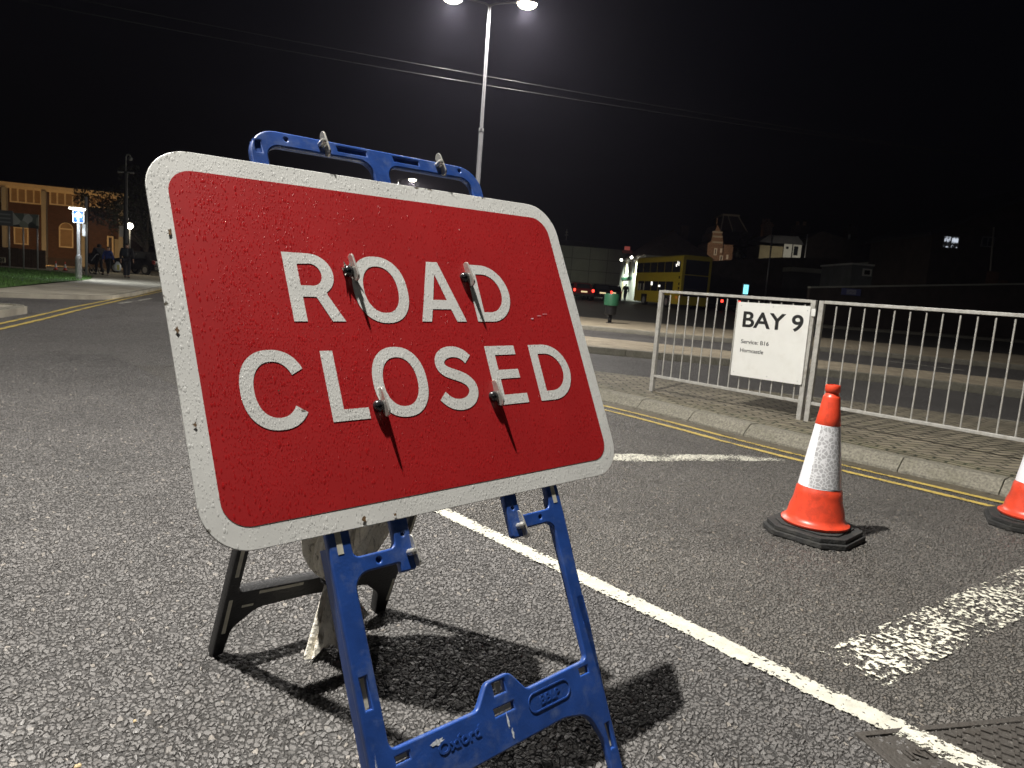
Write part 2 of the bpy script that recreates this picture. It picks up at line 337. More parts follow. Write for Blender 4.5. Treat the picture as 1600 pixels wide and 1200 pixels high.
    if chips:
        n2 = node(t, 'ShaderNodeTexNoise', Scale=38.0, Detail=5.0, Roughness=0.65); t.links.new(tc.outputs['Object'], n2.inputs['Vector'])
        uv = node(t, 'ShaderNodeAttribute', attribute_name='edge')
        ma = node(t, 'ShaderNodeMath', operation='MULTIPLY_ADD'); ma.inputs[1].default_value = 0.2; t.links.new(uv.outputs['Fac'], ma.inputs[0]); t.links.new(n2.outputs[0], ma.inputs[2])
        c2 = node(t, 'ShaderNodeMapRange'); c2.inputs[1].default_value = 0.80; c2.inputs[2].default_value = 0.86; t.links.new(ma.outputs[0], c2.inputs[0])
        mx = node(t, 'ShaderNodeMix', data_type='RGBA'); mx.inputs[7].default_value = (*chips, 1); t.links.new(out, mx.inputs[6]); t.links.new(c2.outputs[0], mx.inputs[0]); out = mx.outputs[2]
    t.links.new(out, p.inputs['Base Color'])
    return M

def glow(name, col, s):
    M = bpy.data.materials.new(name); M.use_nodes = True; p = M.node_tree.nodes['Principled BSDF']
    p.inputs['Base Color'].default_value = (*col, 1); p.inputs['Emission Color'].default_value = (*col, 1); p.inputs['Emission Strength'].default_value = s
    return M

M_ROAD = asphalt('asphalt', (0.17, 0.161, 0.154), 62.0, 0.010, (0.028, 0.026, 0.0245))
M_NEAR = asphalt('chipped_asphalt', (0.112, 0.106, 0.102), 72.0, 0.0072, (0.028, 0.026, 0.0245), True)
M_BAYROAD = asphalt('fine_asphalt', (0.120, 0.111, 0.101), 84.0, 0.0065, (0.026, 0.024, 0.021), True)
M_FAR = mat('far_asphalt', (0.075, 0.07, 0.066), 0.6, vary=0.35, vscale=0.6, bump=0.5, bscale=40)
M_WLINE = painted('white_road_paint', (0.54, 0.525, 0.45), 0.225, 62.0, 0.3, 5.0, 0.9, -0.42)
M_WWORN = painted('worn_white_road_paint', (0.66, 0.64, 0.54), 0.20, 46.0, 0.2, 6.0, 0.45, -0.03)
M_YLINE = painted('yellow_road_paint', (0.58, 0.43, 0.11), 0.20, 60.0, 0.3)
M_KERB = mat('concrete_kerb', (0.235, 0.22, 0.178), 0.8, vary=0.45, vscale=60, bump=0.8, bscale=220, dirt=(0.12, 0.115, 0.07), dscale=5, damt=0.6)
M_PAVE = bricks('herringbone_pavers', (0.26, 0.225, 0.165), (0.19, 0.165, 0.12), (0.03, 0.03, 0.022), 0.2, 0.1, R(40), 0.9, 0.011, moss=(0.08, 0.085, 0.04))
M_PAVE2 = bricks('edge_pavers', (0.27, 0.24, 0.165), (0.20, 0.175, 0.125), (0.03, 0.034, 0.02), 0.2, 0.075, R(90), 0.9, 0.012, moss=(0.07, 0.085, 0.035))
M_ISLE = bricks('buff_pavers', (0.42, 0.355, 0.25), (0.35, 0.295, 0.21), (0.12, 0.105, 0.08), 0.2, 0.1, R(20))
M_FLAG = mat('footway', (0.36, 0.33, 0.265), 0.8, vary=0.3, vscale=1.5, bump=0.4, bscale=40)
M_GRASS = mat('grass_green', (0.075, 0.165, 0.03), 0.8, vary=0.4, vscale=3, bump=1.0, bscale=30)
M_RAIL = mat('galvanised_rail', (0.46, 0.45, 0.42), 0.5, metal=0.15, vary=0.18, vscale=25, dirt=(0.23, 0.2, 0.15), dscale=18, damt=0.55, bump=0.2, bscale=90)
M_BLUE = mat('blue_plastic', (0.016, 0.056, 0.235), 0.38, vary=0.25, vscale=14, bump=0.04, bscale=200, dirt=(0.11, 0.15, 0.27), dscale=22, damt=0.6)
M_BLACKP = mat('black_plastic', (0.007, 0.007, 0.008), 0.42, dirt=(0.028, 0.028, 0.028), dscale=16, damt=0.5, bump=0.2, bscale=120)
M_STRIP = mat('pale_strip', (0.46, 0.44, 0.36), 0.35, vary=0.2, vscale=30)
M_CHROME = mat('plated_steel', (0.55, 0.54, 0.50), 0.25, metal=0.6, vary=0.2, vscale=60, dirt=(0.3, 0.22, 0.14), dscale=60, damt=0.4)
M_DARKN = mat('black_nut', (0.015, 0.015, 0.016), 0.18, coat=0.5)
M_SIGNW = wet_sheet('wet_white_sheeting', (0.60, 0.60, 0.575), chips=(0.09, 0.08, 0.06))
M_SIGNR = wet_sheet('wet_red_sheeting', (0.335, 0.0125, 0.014), None, 0.42, 0.15)
M_EDGE = mat('sign_back', (0.10, 0.10, 0.10), 0.5, metal=0.4)
M_CONE = mat('orange_plastic', (0.68, 0.062, 0.026), 0.38, vary=0.12, vscale=20, dirt=(0.20, 0.03, 0.02), dscale=16, damt=0.6)
M_RUB = mat('black_rubber', (0.022, 0.022, 0.022), 0.75, vary=0.3, vscale=12, bump=0.6, bscale=70, dirt=(0.075, 0.07, 0.06), dscale=10, damt=0.6)
M_BOARD = mat('white_board', (0.80, 0.80, 0.77), 0.4, vary=0.03, vscale=6, dirt=(0.62, 0.6, 0.54), dscale=9, damt=0.35)
M_BLK = mat('black_ink', (0.012, 0.012, 0.012), 0.5)
M_GREYINK = mat('grey_ink', (0.07, 0.07, 0.07), 0.5)
M_COL = mat('lamp_column_grey', (0.13, 0.13, 0.135), 0.45, metal=0.2, vary=0.15, vscale=3)
M_CABLE = mat('grey_cable', (0.014, 0.014, 0.014), 0.32)
M_STEEL = mat('column_grey', (0.40, 0.40, 0.41), 0.4, metal=0.4, vary=0.12, vscale=4)
M_DSTEEL = mat('dark_column', (0.035, 0.035, 0.035), 0.5)
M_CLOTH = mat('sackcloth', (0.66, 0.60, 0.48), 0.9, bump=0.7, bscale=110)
t = M_CLOTH.node_tree; p = t.nodes['Principled BSDF']; tc = t.nodes.new('ShaderNodeTexCoord')      # fold shade and grime painted in as long dark streaks
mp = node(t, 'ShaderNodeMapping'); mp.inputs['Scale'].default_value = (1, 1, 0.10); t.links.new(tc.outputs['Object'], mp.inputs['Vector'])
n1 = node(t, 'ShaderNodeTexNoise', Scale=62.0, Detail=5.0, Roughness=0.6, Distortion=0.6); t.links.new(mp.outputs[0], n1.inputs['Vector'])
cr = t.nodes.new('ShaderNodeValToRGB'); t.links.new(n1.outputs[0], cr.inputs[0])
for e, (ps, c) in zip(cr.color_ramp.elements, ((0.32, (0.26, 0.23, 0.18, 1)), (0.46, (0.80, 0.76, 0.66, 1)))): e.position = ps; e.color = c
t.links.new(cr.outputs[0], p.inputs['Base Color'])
M_IRON = mat('cast_iron', (0.08, 0.073, 0.066), 0.5, metal=0.3, bump=0.5, bscale=90, dirt=(0.06, 0.05, 0.04), dscale=20, damt=0.6)
M_LENS = glow('lamp_lens', (1.0, 0.93, 0.72), 30.0)

# ------------------------------------------------------------------ ground
def kerbx(y):
    P = [(-8, 5.40), (0, 5.38), (2.6, 5.385), (3.2, 5.44), (3.75, 5.53), (4.6, 5.57), (7, 5.62), (9, 5.66)]
    for (a, xa), (b, xb) in zip(P, P[1:]):
        if y <= b: return xa + (xb - xa) * (y - a) / (b - a)
    return P[-1][1]
bm = BM()
lats = [-300, -150, -80, -50, -30, -20, -14, -10, -7, -4, -2, 0, 2, 4, 7, 10, 15, 20, 30, 45, 60, 90, 140, 220, 320]
deps = [-60, -20, -5, 0, 5, 10, 15, 20, 25, 28, 32, 36, 40, 45, 50, 55, 60, 66, 75, 90, 110, 140, 200, 300, 600]
gv = [[bm.verts.new((RT * a + F * d) + Vector((0, 0, gz(a, d)))) for a in lats] for d in deps]
for i in range(len(deps) - 1):
    for k in range(len(lats) - 1): bm.faces.new((gv[i][k], gv[i][k+1], gv[i+1][k+1], gv[i+1][k]))
tag(obj('ground', bm, M_ROAD, smooth=True), kind='structure')

def sheet(name, pts, z, m, cat='structure'):
    bm = BM(); face(bm, [(p[0], p[1], z) for p in pts]); bmesh.ops.triangulate(bm, faces=bm.faces[:], ngon_method='EAR_CLIP')
    return tag(obj(name, bm, m), kind=cat)
# near carriageway: a dense sheet whose chippings stand up in real relief
import numpy as np
def relief_sheet(name, x0, x1, sx, y0, y1, sy, grow, z, m, kerb=False):
    yg = [y0]
    while yg[-1] < y1: yg.append(yg[-1] + max(sy, grow * yg[-1]))
    nx, ny = int((x1 - x0) / sx), len(yg) - 1
    gx, gy = np.meshgrid(np.linspace(x0, x1, nx + 1), np.array(yg))
    if kerb:                           # follow the kerb
        kx = np.interp(yg, [-8, 0, 2.6, 3.2, 3.75, 4.6, 7, 9], [5.40, 5.38, 5.385, 5.44, 5.53, 5.57, 5.62, 5.66]) + 0.03
        gx = x0 + (gx - x0) * ((kx[:, None] - x0) / (x1 - x0))
    gzz = np.full(gx.shape, z); gzz[:, 0] = gzz[0, :] = gzz[-1, :] = -0.006; gzz[:, 1] = gzz[-2, :] = z * 0.4      # the rim dips into the ground
    if kerb: gzz[:, :2] = z
    co = np.stack([gx.ravel(), gy.ravel(), gzz.ravel()], 1)
    ii = (np.arange(ny)[:, None] * (nx + 1) + np.arange(nx)[None]).ravel()
    qd = np.stack([ii, ii + 1, ii + nx + 2, ii + nx + 1], 1)
    me = bpy.data.meshes.new(name); me.vertices.add(len(co)); me.vertices.foreach_set('co', co.ravel().astype(np.float32))
    me.loops.add(qd.size); me.loops.foreach_set('vertex_index', qd.ravel().astype(np.int32))
    me.polygons.add(len(qd)); me.polygons.foreach_set('loop_start', (np.arange(len(qd)) * 4).astype(np.int32)); me.polygons.foreach_set('loop_total', np.full(len(qd), 4, np.int32)); me.update(calc_edges=True)
    return tag(obj(name, me, m, smooth=True), kind='structure')
relief_sheet('near_road', -0.235, 2.005, 0.004, 0.25, 9.0, 0.004, 0.0014, 0.0065, M_NEAR)
relief_sheet('bay_road', 2.0, 5.45, 0.0055, 0.0, 8.0, 0.0045, 0.0016, 0.0065, M_BAYROAD, True)
def stripe(name, path, width, z, m):
    """a painted stripe along a path; 'edge' runs 0 in the middle to 1 on the rim so that wear starts there"""
    bm = BM(); lay = bm.verts.layers.float.new('edge'); rows = []
    P = [Vector((p[0], p[1], 0)) for p in path]
    for i, p in enumerate(P):
        d = (P[min(i+1, len(P)-1)] - P[max(i-1, 0)]).normalized(); s = Vector((-d.y, d.x, 0))
        row = []
        for k, e in ((-0.5, 1), (-0.38, 0.35), (0, 0), (0.38, 0.35), (0.5, 1)):
            v = bm.verts.new(p + s * (width * k) + Vector((0, 0, z))); v[lay] = e; row.append(v)
        rows.append(row)
    for a, b in zip(rows, rows[1:]):
        for k in range(4): bm.faces.new((a[k], a[k+1], b[k+1], b[k]))
    return tag(obj(name, bm, m), kind='structure')
def lin(a, b, n): return [(a[0] + (b[0]-a[0]) * i / n, a[1] + (b[1]-a[1]) * i / n) for i in range(n + 1)]
stripe('white_road_line', lin((2.03, 6.0), (2.0, -1.5), 30), 0.104, 0.0105, M_WLINE)
stripe('yellow_road_line', [(kerbx(y) - 0.195, y) for y in [9 - 0.5 * i for i in range(33)]], 0.070, 0.0108, M_YLINE)
stripe('yellow_road_line', [(kerbx(y) - 0.375, y) for y in [9 - 0.5 * i for i in range(33)]], 0.074, 0.0108, M_YLINE)
stripe('gutter_grit', [(kerbx(y) - 0.085, y) for y in [9 - 0.5 * i for i in range(33)]], 0.20, 0.0102, painted('grit', (0.13, 0.112, 0.078), 0.25, 40.0, 0.5, 6.0))
bm = BM(); lay = bm.verts.layers.float.new('edge')      # bay corner line, cut off obliquely at the yellow lines
def quadlay(c, n=14):
    a, b, c_, d = [Vector((p[0], p[1], 0)) for p in c]; rows = []
    for i in range(n + 1):
        s = i / n; row = []
        for k, e in ((0, 1), (0.12, 0.3), (0.5, 0), (0.88, 0.3), (1, 1)):
            p = a.lerp(b, s).lerp(d.lerp(c_, s), k); v = bm.verts.new((p.x, p.y, 0.0108)); v[lay] = e if 0 < i < n else 0.6; row.append(v)
        rows.append(row)
    for r0, r1 in zip(rows, rows[1:]):
        for k in range(4): bm.faces.new((r0[k], r0[k+1], r1[k+1], r1[k]))
quadlay([(2.08, 3.92), (4.83, 2.62), (4.96, 2.33), (2.08, 3.60)])
tag(obj('white_bay_line', bm, painted('chipped_white_road_paint', (0.64, 0.62, 0.53), 0.10, 70, 0.3, 4.0, 0.9, -0.3)), kind='structure')
bm = BM(); lay = bm.verts.layers.float.new('edge')
quadlay([(2.245, 0.905), (5.0, 0.61), (5.0, 0.36), (2.205, 0.685)], 20)
tag(obj('worn_bay_line', bm, M_WWORN), kind='structure')

# guardrail island: kerb, edge course, pavers
def back(y): return 7.04 + (6.13 - y) * 0.482
def ztop(y): return 0.10
ys = [9.0 - 0.25 * i for i in range(61)]
bm = BM()
isl = [(kerbx(y) + 0.42, y) for y in ys if back(y) > kerbx(y) + 0.6]
prism(bm, isl + [(back(y), y) for y in (-6, 8.2)], 0.0, 0.1)
tag(obj('pavement', bm, M_PAVE), kind='structure')
bm = BM()
yy = [8.3 - 0.25 * i for i in range(58)]
rows = [[bm.verts.new((kerbx(y) + 0.20, y, 0.103)), bm.verts.new((kerbx(y) + 0.425, y, 0.105))] for y in yy]
for a, b in zip(rows, rows[1:]): bm.faces.new((a[0], a[1], b[1], b[0]))
tag(obj('pavement', bm, M_PAVE2), kind='structure')
def kerb_run(path, h=0.1, width=0.2, batter=0.08, stone=0.62, gap=0.008, start=0.0, inward=1):
    """kerb stones with a sloped face, laid along a path; inward = side the footway lies on (+1 left of travel)"""
    bm = BM(); P = [Vector((p[0], p[1], p[2] if len(p) > 2 else 0)) for p in path]
    seg = [(b - a).length for a, b in zip(P, P[1:])]; tot = sum(seg)
    def pos(s):
        for a, b, l in zip(P, P[1:], seg):
            if s <= l: return a.lerp(b, max(0, s / l)), (b - a).normalized()
            s -= l
        return P[-1], (P[-1] - P[-2]).normalized()
    s = start
    while s < tot - 0.1:
        s1 = min(tot, s + stone - gap); rows = []
        j = random.uniform(-0.004, 0.004); jz = random.uniform(-0.003, 0.003)
        for q in (s, (s + s1) / 2, s1):
            p, d = pos(q); n = Vector((-d.y, d.x, 0)) * inward
            prof = [(j, -0.05), (j + 0.006, h * 0.25), (batter * 0.86 + j, h * 0.90 + jz), (batter + 0.002 + j, h * 0.985 + jz), (batter + 0.014 + j, h + 0.006 + jz), (width, h + 0.006 + jz), (width, -0.05)]
            rows.append([bm.verts.new(p + n * a + Vector((0, 0, z))) for a, z in prof])
        for r0, r1 in zip(rows, rows[1:]):
            for k in range(len(r0)): bm.faces.new((r0[k], r0[(k+1) % len(r0)], r1[(k+1) % len(r0)], r1[k]))
        bm.faces.new(rows[0]); bm.faces.new(rows[-1]); s += stone
    return bm
tag(obj('kerb', kerb_run([(kerbx(y), y) for y in ys], start=0.38, inward=1), M_KERB), kind='structure')
bm = kerb_run([(back(y) + 0.02, y) for y in (-6, -2, 2, 5, 8)], inward=1, batter=0.02, width=0.12, h=0.094); tag(obj('kerb', bm, M_KERB), kind='structure')

# two bus station islands beyond
def island(front, depth, m, h=0.12):
    P = [Vector((a, b, 0)) for a, b in front]; d = (P[-1] - P[0]).normalized(); n = Vector((d.y, -d.x, 0))
    if n.x < 0: n = -n
    bm = BM(); poly = [p + n * 0.17 for p in P]; poly = poly + [poly[-1] + n * depth, poly[0] + n * depth]
    prism(bm, [(p.x, p.y) for p in poly], -0.02, h); tag(obj('pavement', bm, m), kind='structure')
    s = 1 if (Vector((-d.y, d.x, 0)) - n).length < 0.1 else -1
    tag(obj('kerb', kerb_run(front, h=h, width=0.175, batter=0.03, stone=0.92, inward=s), M_KERB), kind='structure')
island([(8.2, 12.4), (9.9, 8.85), (10.9, 7.5), (11.45, 6.75), (12.05, 5.45), (12.7, 4.15), (13.2, 2.9), (15.2, -2.0), (17.5, -8)], 2.9, M_ISLE)
island([(12.6, 21.0), (16.1, 14.75), (16.95, 13.3), (18.3, 11.0), (20.5, 7.2), (24, 1.0)], 7.6, M_ISLE)
stripe('white_road_line', lin((18.72, 6.9), (18.62, 5.2), 6), 0.16, 0.008, M_WLINE)

# left: footway, verge, side road island, yellow lines
fw = [(-14, 17.4), (2.2, 19.7), (3.0, 19.85), (4.1, 20.3), (4.66, 20.7), (5.92, 23.5), (8.07, 28.8), (11.5, 37), (16, 47), (28, 74)]
bm = BM(); prism(bm, fw + [(0, 90), (-40, 60)], -0.02, 0.10); tag(obj('footway', bm, M_FLAG), kind='structure')
tag(obj('kerb', kerb_run([(p[0], p[1]) for p in fw], h=0.1, width=0.14, batter=0.02, stone=0.92, inward=1), M_KERB), kind='structure')
gr = [(-12, 19.6), (1.9, 21.4), (2.43, 21.9), (3.56, 25.2), (4.9, 29.0), (5.9, 31.2), (6.9, 34.2), (7.9, 38.5), (7.5, 44), (2, 52), (-20, 40)]
bm = BM(); face(bm, [(p[0], p[1], 0.112) for p in gr]); bmesh.ops.triangulate(bm, faces=bm.faces[:], ngon_method='EAR_CLIP')
tag(obj('verge', bm, M_GRASS), kind='structure')
def inside(p, poly):
    c = False; n = len(poly)
    for i in range(n):
        a, b = poly[i], poly[i-1]
        if (a[1] > p[1]) != (b[1] > p[1]) and p[0] < (b[0]-a[0]) * (p[1]-a[1]) / (b[1]-a[1]) + a[0]: c = not c
    return c
bm = BM(); nb = 0
while nb < 9000:
    p = (random.uniform(-4, 8.2), random.uniform(20, 44))
    if not inside(p, gr): continue
    nb += 1; a = random.uniform(0, 6.28); hgt = random.uniform(0.04, 0.11); ww = 0.012
    dx, dy = math.cos(a) * ww, math.sin(a) * ww; lx, ly = random.uniform(-.04, .04), random.uniform(-.04, .04)
    face(bm, [(p[0]-dx, p[1]-dy, 0.11), (p[0]+dx, p[1]+dy, 0.11), (p[0]+lx, p[1]+ly, 0.11+hgt)])
tag(obj('grass', bm, M_GRASS), 'short green grass on the verge beside the blue arrow sign', 'grass', kind='stuff')
yl = [(-0.9, 6.8), (0.3, 9.5), (1.31, 11.84), (2.07, 13.68), (3.41, 17.08), (5.36, 21.82), (7.4, 26.6), (10.7, 34.5), (15, 44.5), (26, 70)]
stripe('yellow_road_line', yl, 0.10, 0.009, M_YLINE)
stripe('yellow_road_line', [(x - 0.22, y + 0.1) for x, y in yl[:5]] + [(x - 0.17, y + 0.08) for x, y in yl[5:]], 0.10, 0.009, M_YLINE)
stripe('white_road_line', lin((4.43, 19.0), (4.95, 20.0), 4), 0.10, 0.008, M_WLINE)
stripe('white_road_line', lin((5.3, 20.7), (5.98, 22.1), 4), 0.10, 0.008, M_WLINE)
io = roundpoly([(-12, 9.0), (1.5, 13.75), (2.15, 15.2), (1.7, 15.6), (-12, 13.9)], [0, 0.5, 0.5, 0.4, 0], 5)
bm = BM(); prism(bm, io, -0.02, 0.117); tag(obj('pavement', bm, M_FLAG), kind='structure')
tag(obj('kerb', kerb_run([(p[0], p[1]) for p in io[1:-1]], h=0.13, width=0.14, batter=0.02, stone=0.7, inward=1), M_KERB), kind='structure')

# ------------------------------------------------------------------ ROAD CLOSED sign
C0 = Vector((0.905, 1.296, 0.971))
SU = Vector((0.99966, 0.0112, 0.0235)).normalized(); SN = Vector((0, -0.902, 0.432)).normalized(); SV = SN.cross(SU).normalized()
def SM(wo=0.0): return frame3(C0 + SN * wo, SU, SV, SN)
sign = empty('road_closed_sign', (0.9, 1.35, 0), 0, 'large red and white road closed sign on a blue A-frame, wet with rain', 'road sign')
def part(name, me, m, wo=0.0, parent=sign, smooth=False, mw=None, label=None):
    o = obj(name, me, m, None, smooth, 0, 2, mw if mw is not None else SM(wo))
    o.parent = parent; o.matrix_parent_inverse = rootmat(sign).inverted()
    if parent is not sign: o.matrix_parent_inverse = Matrix.Identity(4)
    if label: o['label'] = label
    return o
def auto(o, ang=35):
    for p in o.data.polygons: p.use_smooth = True
    try: o.data.set_sharp_from_angle(angle=R(ang))
    except Exception: pass
    return o
# panel: white sheeting with a rim attribute for the chipped edge
outer = roundpoly(rect(-0.525, 0.525, -0.375, 0.375), 0.085, 10)
bm = BM(); lay = bm.verts.layers.float.new('edge')
def ring(k, z, e):
    r = []
    for (x, y) in outer:
        v = bm.verts.new((x - math.copysign(k, x), y - math.copysign(k, y), z)); v[lay] = e; r.append(v)
    return r
rr = [ring(0.0, -0.0032, 1), ring(0, -0.0006, 1), ring(0.0009, 0, 1), ring(0.012, 0, 0.25), ring(0.03, 0, 0)]
n = len(outer)
bm.faces.new(list(reversed(rr[0])))
for a, b in zip(rr, rr[1:]):
    for i in range(n): bm.faces.new((a[i], a[(i+1) % n], b[(i+1) % n], b[i]))
bm.faces.new(rr[-1])
panel = part('sign_panel', bm, M_SIGNW)
# back of the plate
part('panel_back', shape([roundpoly(rect(-0.523, 0.523, -0.373, 0.373), 0.083, 10)]), M_EDGE, -0.0036, panel)
red = [roundpoly(rect(-0.488, 0.489, -0.335, 0.335), 0.05, 10)]
def ell(cx, cy, rx, ry, a0=0, a1=360, n=48, pw=2.25):
    o = []
    for i in range(n + 1 if a1 - a0 < 360 else n):
        a = R(a0 + (a1 - a0) * i / n); c, s = math.cos(a), math.sin(a)
        o.append((cx + rx * math.copysign(abs(c) ** (2/pw), c), cy + ry * math.copysign(abs(s) ** (2/pw), s)))
    return o
def arcp(cx, cy, r, a0, a1, n=14, ry=None): return [(cx + r * math.cos(R(a0 + (a1-a0) * i / n)), cy + (ry or r) * math.sin(R(a0 + (a1-a0) * i / n))) for i in range(n + 1)]
def thick(path, t):                    # stroke of width t along an open path
    L, Rr = [], []
    P = [Vector(p) for p in path]
    for i, p in enumerate(P):
        d = (P[min(i+1, len(P)-1)] - P[max(i-1, 0)]).normalized(); s = Vector((-d.y, d.x)) * t / 2
        L.append(tuple(p + s)); Rr.append(tuple(p - s))
    return L + Rr[::-1]
def letter_D(x0, x1, y0, y1, t=0.026):
    h = (y1 - y0) / 2; cy = (y0 + y1) / 2; rx = (x1 - x0) * 0.62; cx = x1 - rx
    o = [(x0, y0)] + arcp(cx, cy, rx, -90, 90, 22, h) + [(x0, y1)]
    i = [(x0 + t, y0 + t * .92)] + arcp(cx, cy, rx - t, -90, 90, 22, h - t * .92) + [(x0 + t, y1 - t * .92)]
    return [o, i]
LET = []
def add(loops, dx=0.0): LET.append([[(x + dx, y) for x, y in lp] for lp in loops])
a, b = 0.036, 0.182                     # ROAD
hb = 0.046; cyb = b - hb
add([[(-0.295, a), (-0.267, a), (-0.267, 0.088), (-0.238, 0.088), (-0.2125, a), (-0.183, a), (-0.213, 0.093)] + arcp(-0.238, cyb + 0.001, 0.047, -58, 90, 16, hb - 0.001) + [(-0.295, b)],
     [(-0.267, 0.112)] + arcp(-0.240, cyb, 0.0225, -90, 90, 12, cyb - 0.112) + [(-0.267, 0.158)]])
add([ell(-0.0835, 0.109, 0.0675, 0.0765), ell(-0.0835, 0.109, 0.0425, 0.0535, pw=2.2)])
add([[(0.005, a), (0.031, a), (0.041, 0.066), (0.093, 0.066), (0.103, a), (0.131, a), (0.0835, b), (0.0525, b)], [(0.048, 0.0885), (0.0865, 0.0885), (0.0675, 0.152)]])
add(letter_D(0.165, 0.286, a, b))
a, b = -0.1695, -0.0255                 # CLOSED
c = ell(-0.357, -0.0975, 0.066, 0.077, 27, 324, 44); d = ell(-0.357, -0.0975, 0.0405, 0.054, 27, 324, 44, 2.2)
add([c + d[::-1]])
add([[(-0.255, a), (-0.173, a), (-0.173, a + 0.023), (-0.228, a + 0.023), (-0.228, b), (-0.255, b)]])
add([ell(-0.0845, -0.0975, 0.0665, 0.0765), ell(-0.0845, -0.0975, 0.042, 0.0535, pw=2.2)])
sp = [(0.108, -0.0555), (0.097, -0.0440), (0.082, -0.0375), (0.066, -0.0355), (0.047, -0.0385), (0.0325, -0.0475), (0.0265, -0.0605), (0.030, -0.0735), (0.0415, -0.0825), (0.0585, -0.0885), (0.078, -0.0955), (0.0945, -0.1045), (0.1045, -0.1175), (0.1055, -0.1315), (0.098, -0.1455), (0.0835, -0.1555), (0.064, -0.1595), (0.045, -0.1575), (0.029, -0.1495), (0.0165, -0.1365)]
def smooth(P, it=2):
    for _ in range(it):
        Q = [P[0]]
        for p, q in zip(P, P[1:]): Q += [(p[0]*.75+q[0]*.25, p[1]*.75+q[1]*.25), (p[0]*.25+q[0]*.75, p[1]*.25+q[1]*.75)]
        P = Q + [P[-1]]
    return P
add([thick(smooth(sp), 0.0255)], -0.002)
add([[(0.164, a), (0.263, a), (0.263, a + 0.0235), (0.191, a + 0.0235), (0.191, -0.107), (0.2535, -0.107), (0.2535, -0.085), (0.191, -0.085), (0.191, b - 0.0225), (0.257, b - 0.0225), (0.257, b), (0.164, b)]])
add(letter_D(0.305, 0.431, a, b))
redf = part('red_field', shape(red), M_SIGNR, 0.0005, panel)
part('lettering', merge([shape(l) for l in LET]), M_SIGNW, 0.0011, panel)
# scratches and rust specks on the face
M_SCR = mat('scratch', (0.62, 0.40, 0.45), 0.6); M_RUST = mat('rust', (0.10, 0.055, 0.02), 0.9, vary=0.4, vscale=90)
def blot(cx, cy, rx, ry, n=14, j=0.45): return [(cx + rx * math.cos(2*math.pi*i/n) * random.uniform(1-j, 1+j), cy + ry * math.sin(2*math.pi*i/n) * random.uniform(1-j, 1+j)) for i in range(n)]
for sm_ in [shape([blot(0.372, 0.052, 0.007, 0.0008)]), shape([blot(0.392, 0.057, 0.009, 0.0006)]), shape([blot(0.345, 0.044, 0.004, 0.0018)])]:
    part('scratch', sm_, M_SCR, 0.0012, panel)
for sm_ in [shape([blot(-0.232, -0.362, 0.0045, 0.005)]), shape([blot(-0.165, -0.365, 0.003, 0.003)]), shape([blot(-0.508, -0.15, 0.003, 0.004)]), shape([blot(-0.497, 0.205, 0.004, 0.006)]), shape([blot(-0.512, 0.02, 0.003, 0.006)]), shape([blot(-0.312, -0.141, 0.006, 0.0012)]), shape([blot(-0.352, -0.1, 0.0015, 0.0015)])]:
    part('rust_speck', sm_, M_RUST, 0.0016, panel)

# moulded front frame
o_ = roundpoly([(-0.312, -1.066), (-0.272, -1.066), (-0.262, -0.93), (-0.225, -0.862), (0.145, -0.858), (0.212, -0.875), (0.240, -0.94), (0.240, -1.082), (0.274, -1.082), (0.278, -0.86), (0.291, -0.45), (0.291, 0.458), (-0.315, 0.461), (-0.311, -0.42)],
               [0.005, 0.005, 0.06, 0.05, 0.10, 0.05, 0.06, 0.005, 0.005, 0.05, 0.05, 0.062, 0.062, 0.05], 8)
big = roundpoly([(-0.268, -0.765), (-0.270, -0.457), (-0.172, -0.457), (-0.172, -0.476), (-0.135, -0.476), (-0.135, 0.20), (0.120, 0.20), (0.120, -0.470), (0.156, -0.470), (0.156, -0.455), (0.250, -0.455), (0.246, -0.767),
                 (0.062, -0.770), (0.026, -0.724), (-0.036, -0.726), (-0.070, -0.768)],
                [0.014, 0.03, 0.004, 0.004, 0.008, 0.02, 0.02, 0.008, 0.004, 0.004, 0.022, 0.012, 0.02, 0.022, 0.02, 0.02], 6)
holes = [roundpoly(rect(-0.278, -0.031, 0.25, 0.425), 0.03), roundpoly(rect(0.012, 0.256, 0.25, 0.424), 0.03),
         roundpoly(rect(-0.264, -0.174, -0.426, 0.20), 0.012), roundpoly(rect(0.158, 0.251, -0.424, 0.20), 0.012)]
slots = [rect(-0.022, 0.008, -0.757, -0.733), rect(-0.031, 0.019, -0.794, -0.780), rect(0.217, 0.243, -0.794, -0.780), rect(-0.261, -0.233, -0.792, -0.780),
         rect(-0.299, -0.287, -0.688, -0.633), rect(0.268, 0.281, -0.691, -0.636), rect(0.254, 0.265, -0.962, -0.910), rect(-0.298, -0.287, -0.962, -0.91)]
rec = [rect(-0.112, -0.040, 0.4385, 0.4495), rect(0.034, 0.104, 0.4385, 0.4495), rect(-0.302, -0.290, 0.405, 0.431)]
pin = [ell(-0.232, 0.444, 0.004, 0.004, n=10, pw=2), ell(0.229, 0.444, 0.004, 0.004, n=10, pw=2), ell(-0.215, -0.442, 0.005, 0.005, n=10, pw=2), ell(0.214, -0.439, 0.004, 0.004, n=10, pw=2),
       ell(0.139, -0.405, 0.0035, 0.0035, n=8, pw=2), ell(-0.153, -0.405, 0.0035, 0.0035, n=8, pw=2)]
DEP = 0.015
ff = auto(part('front_frame', shape([o_, big] + holes + slots + rec + pin, DEP, 0.0035, 2), M_BLUE, -0.005 - DEP / 2))
for (x0, y0), _, (x1, y1), _ in rec:
    bm = BM(); b0(bm, x0 - 0.004, x1 + 0.004, y0 - 0.003, y1 + 0.003, -0.012, -0.009); part('recess_back', bm, M_BLUE, 0.0, ff)
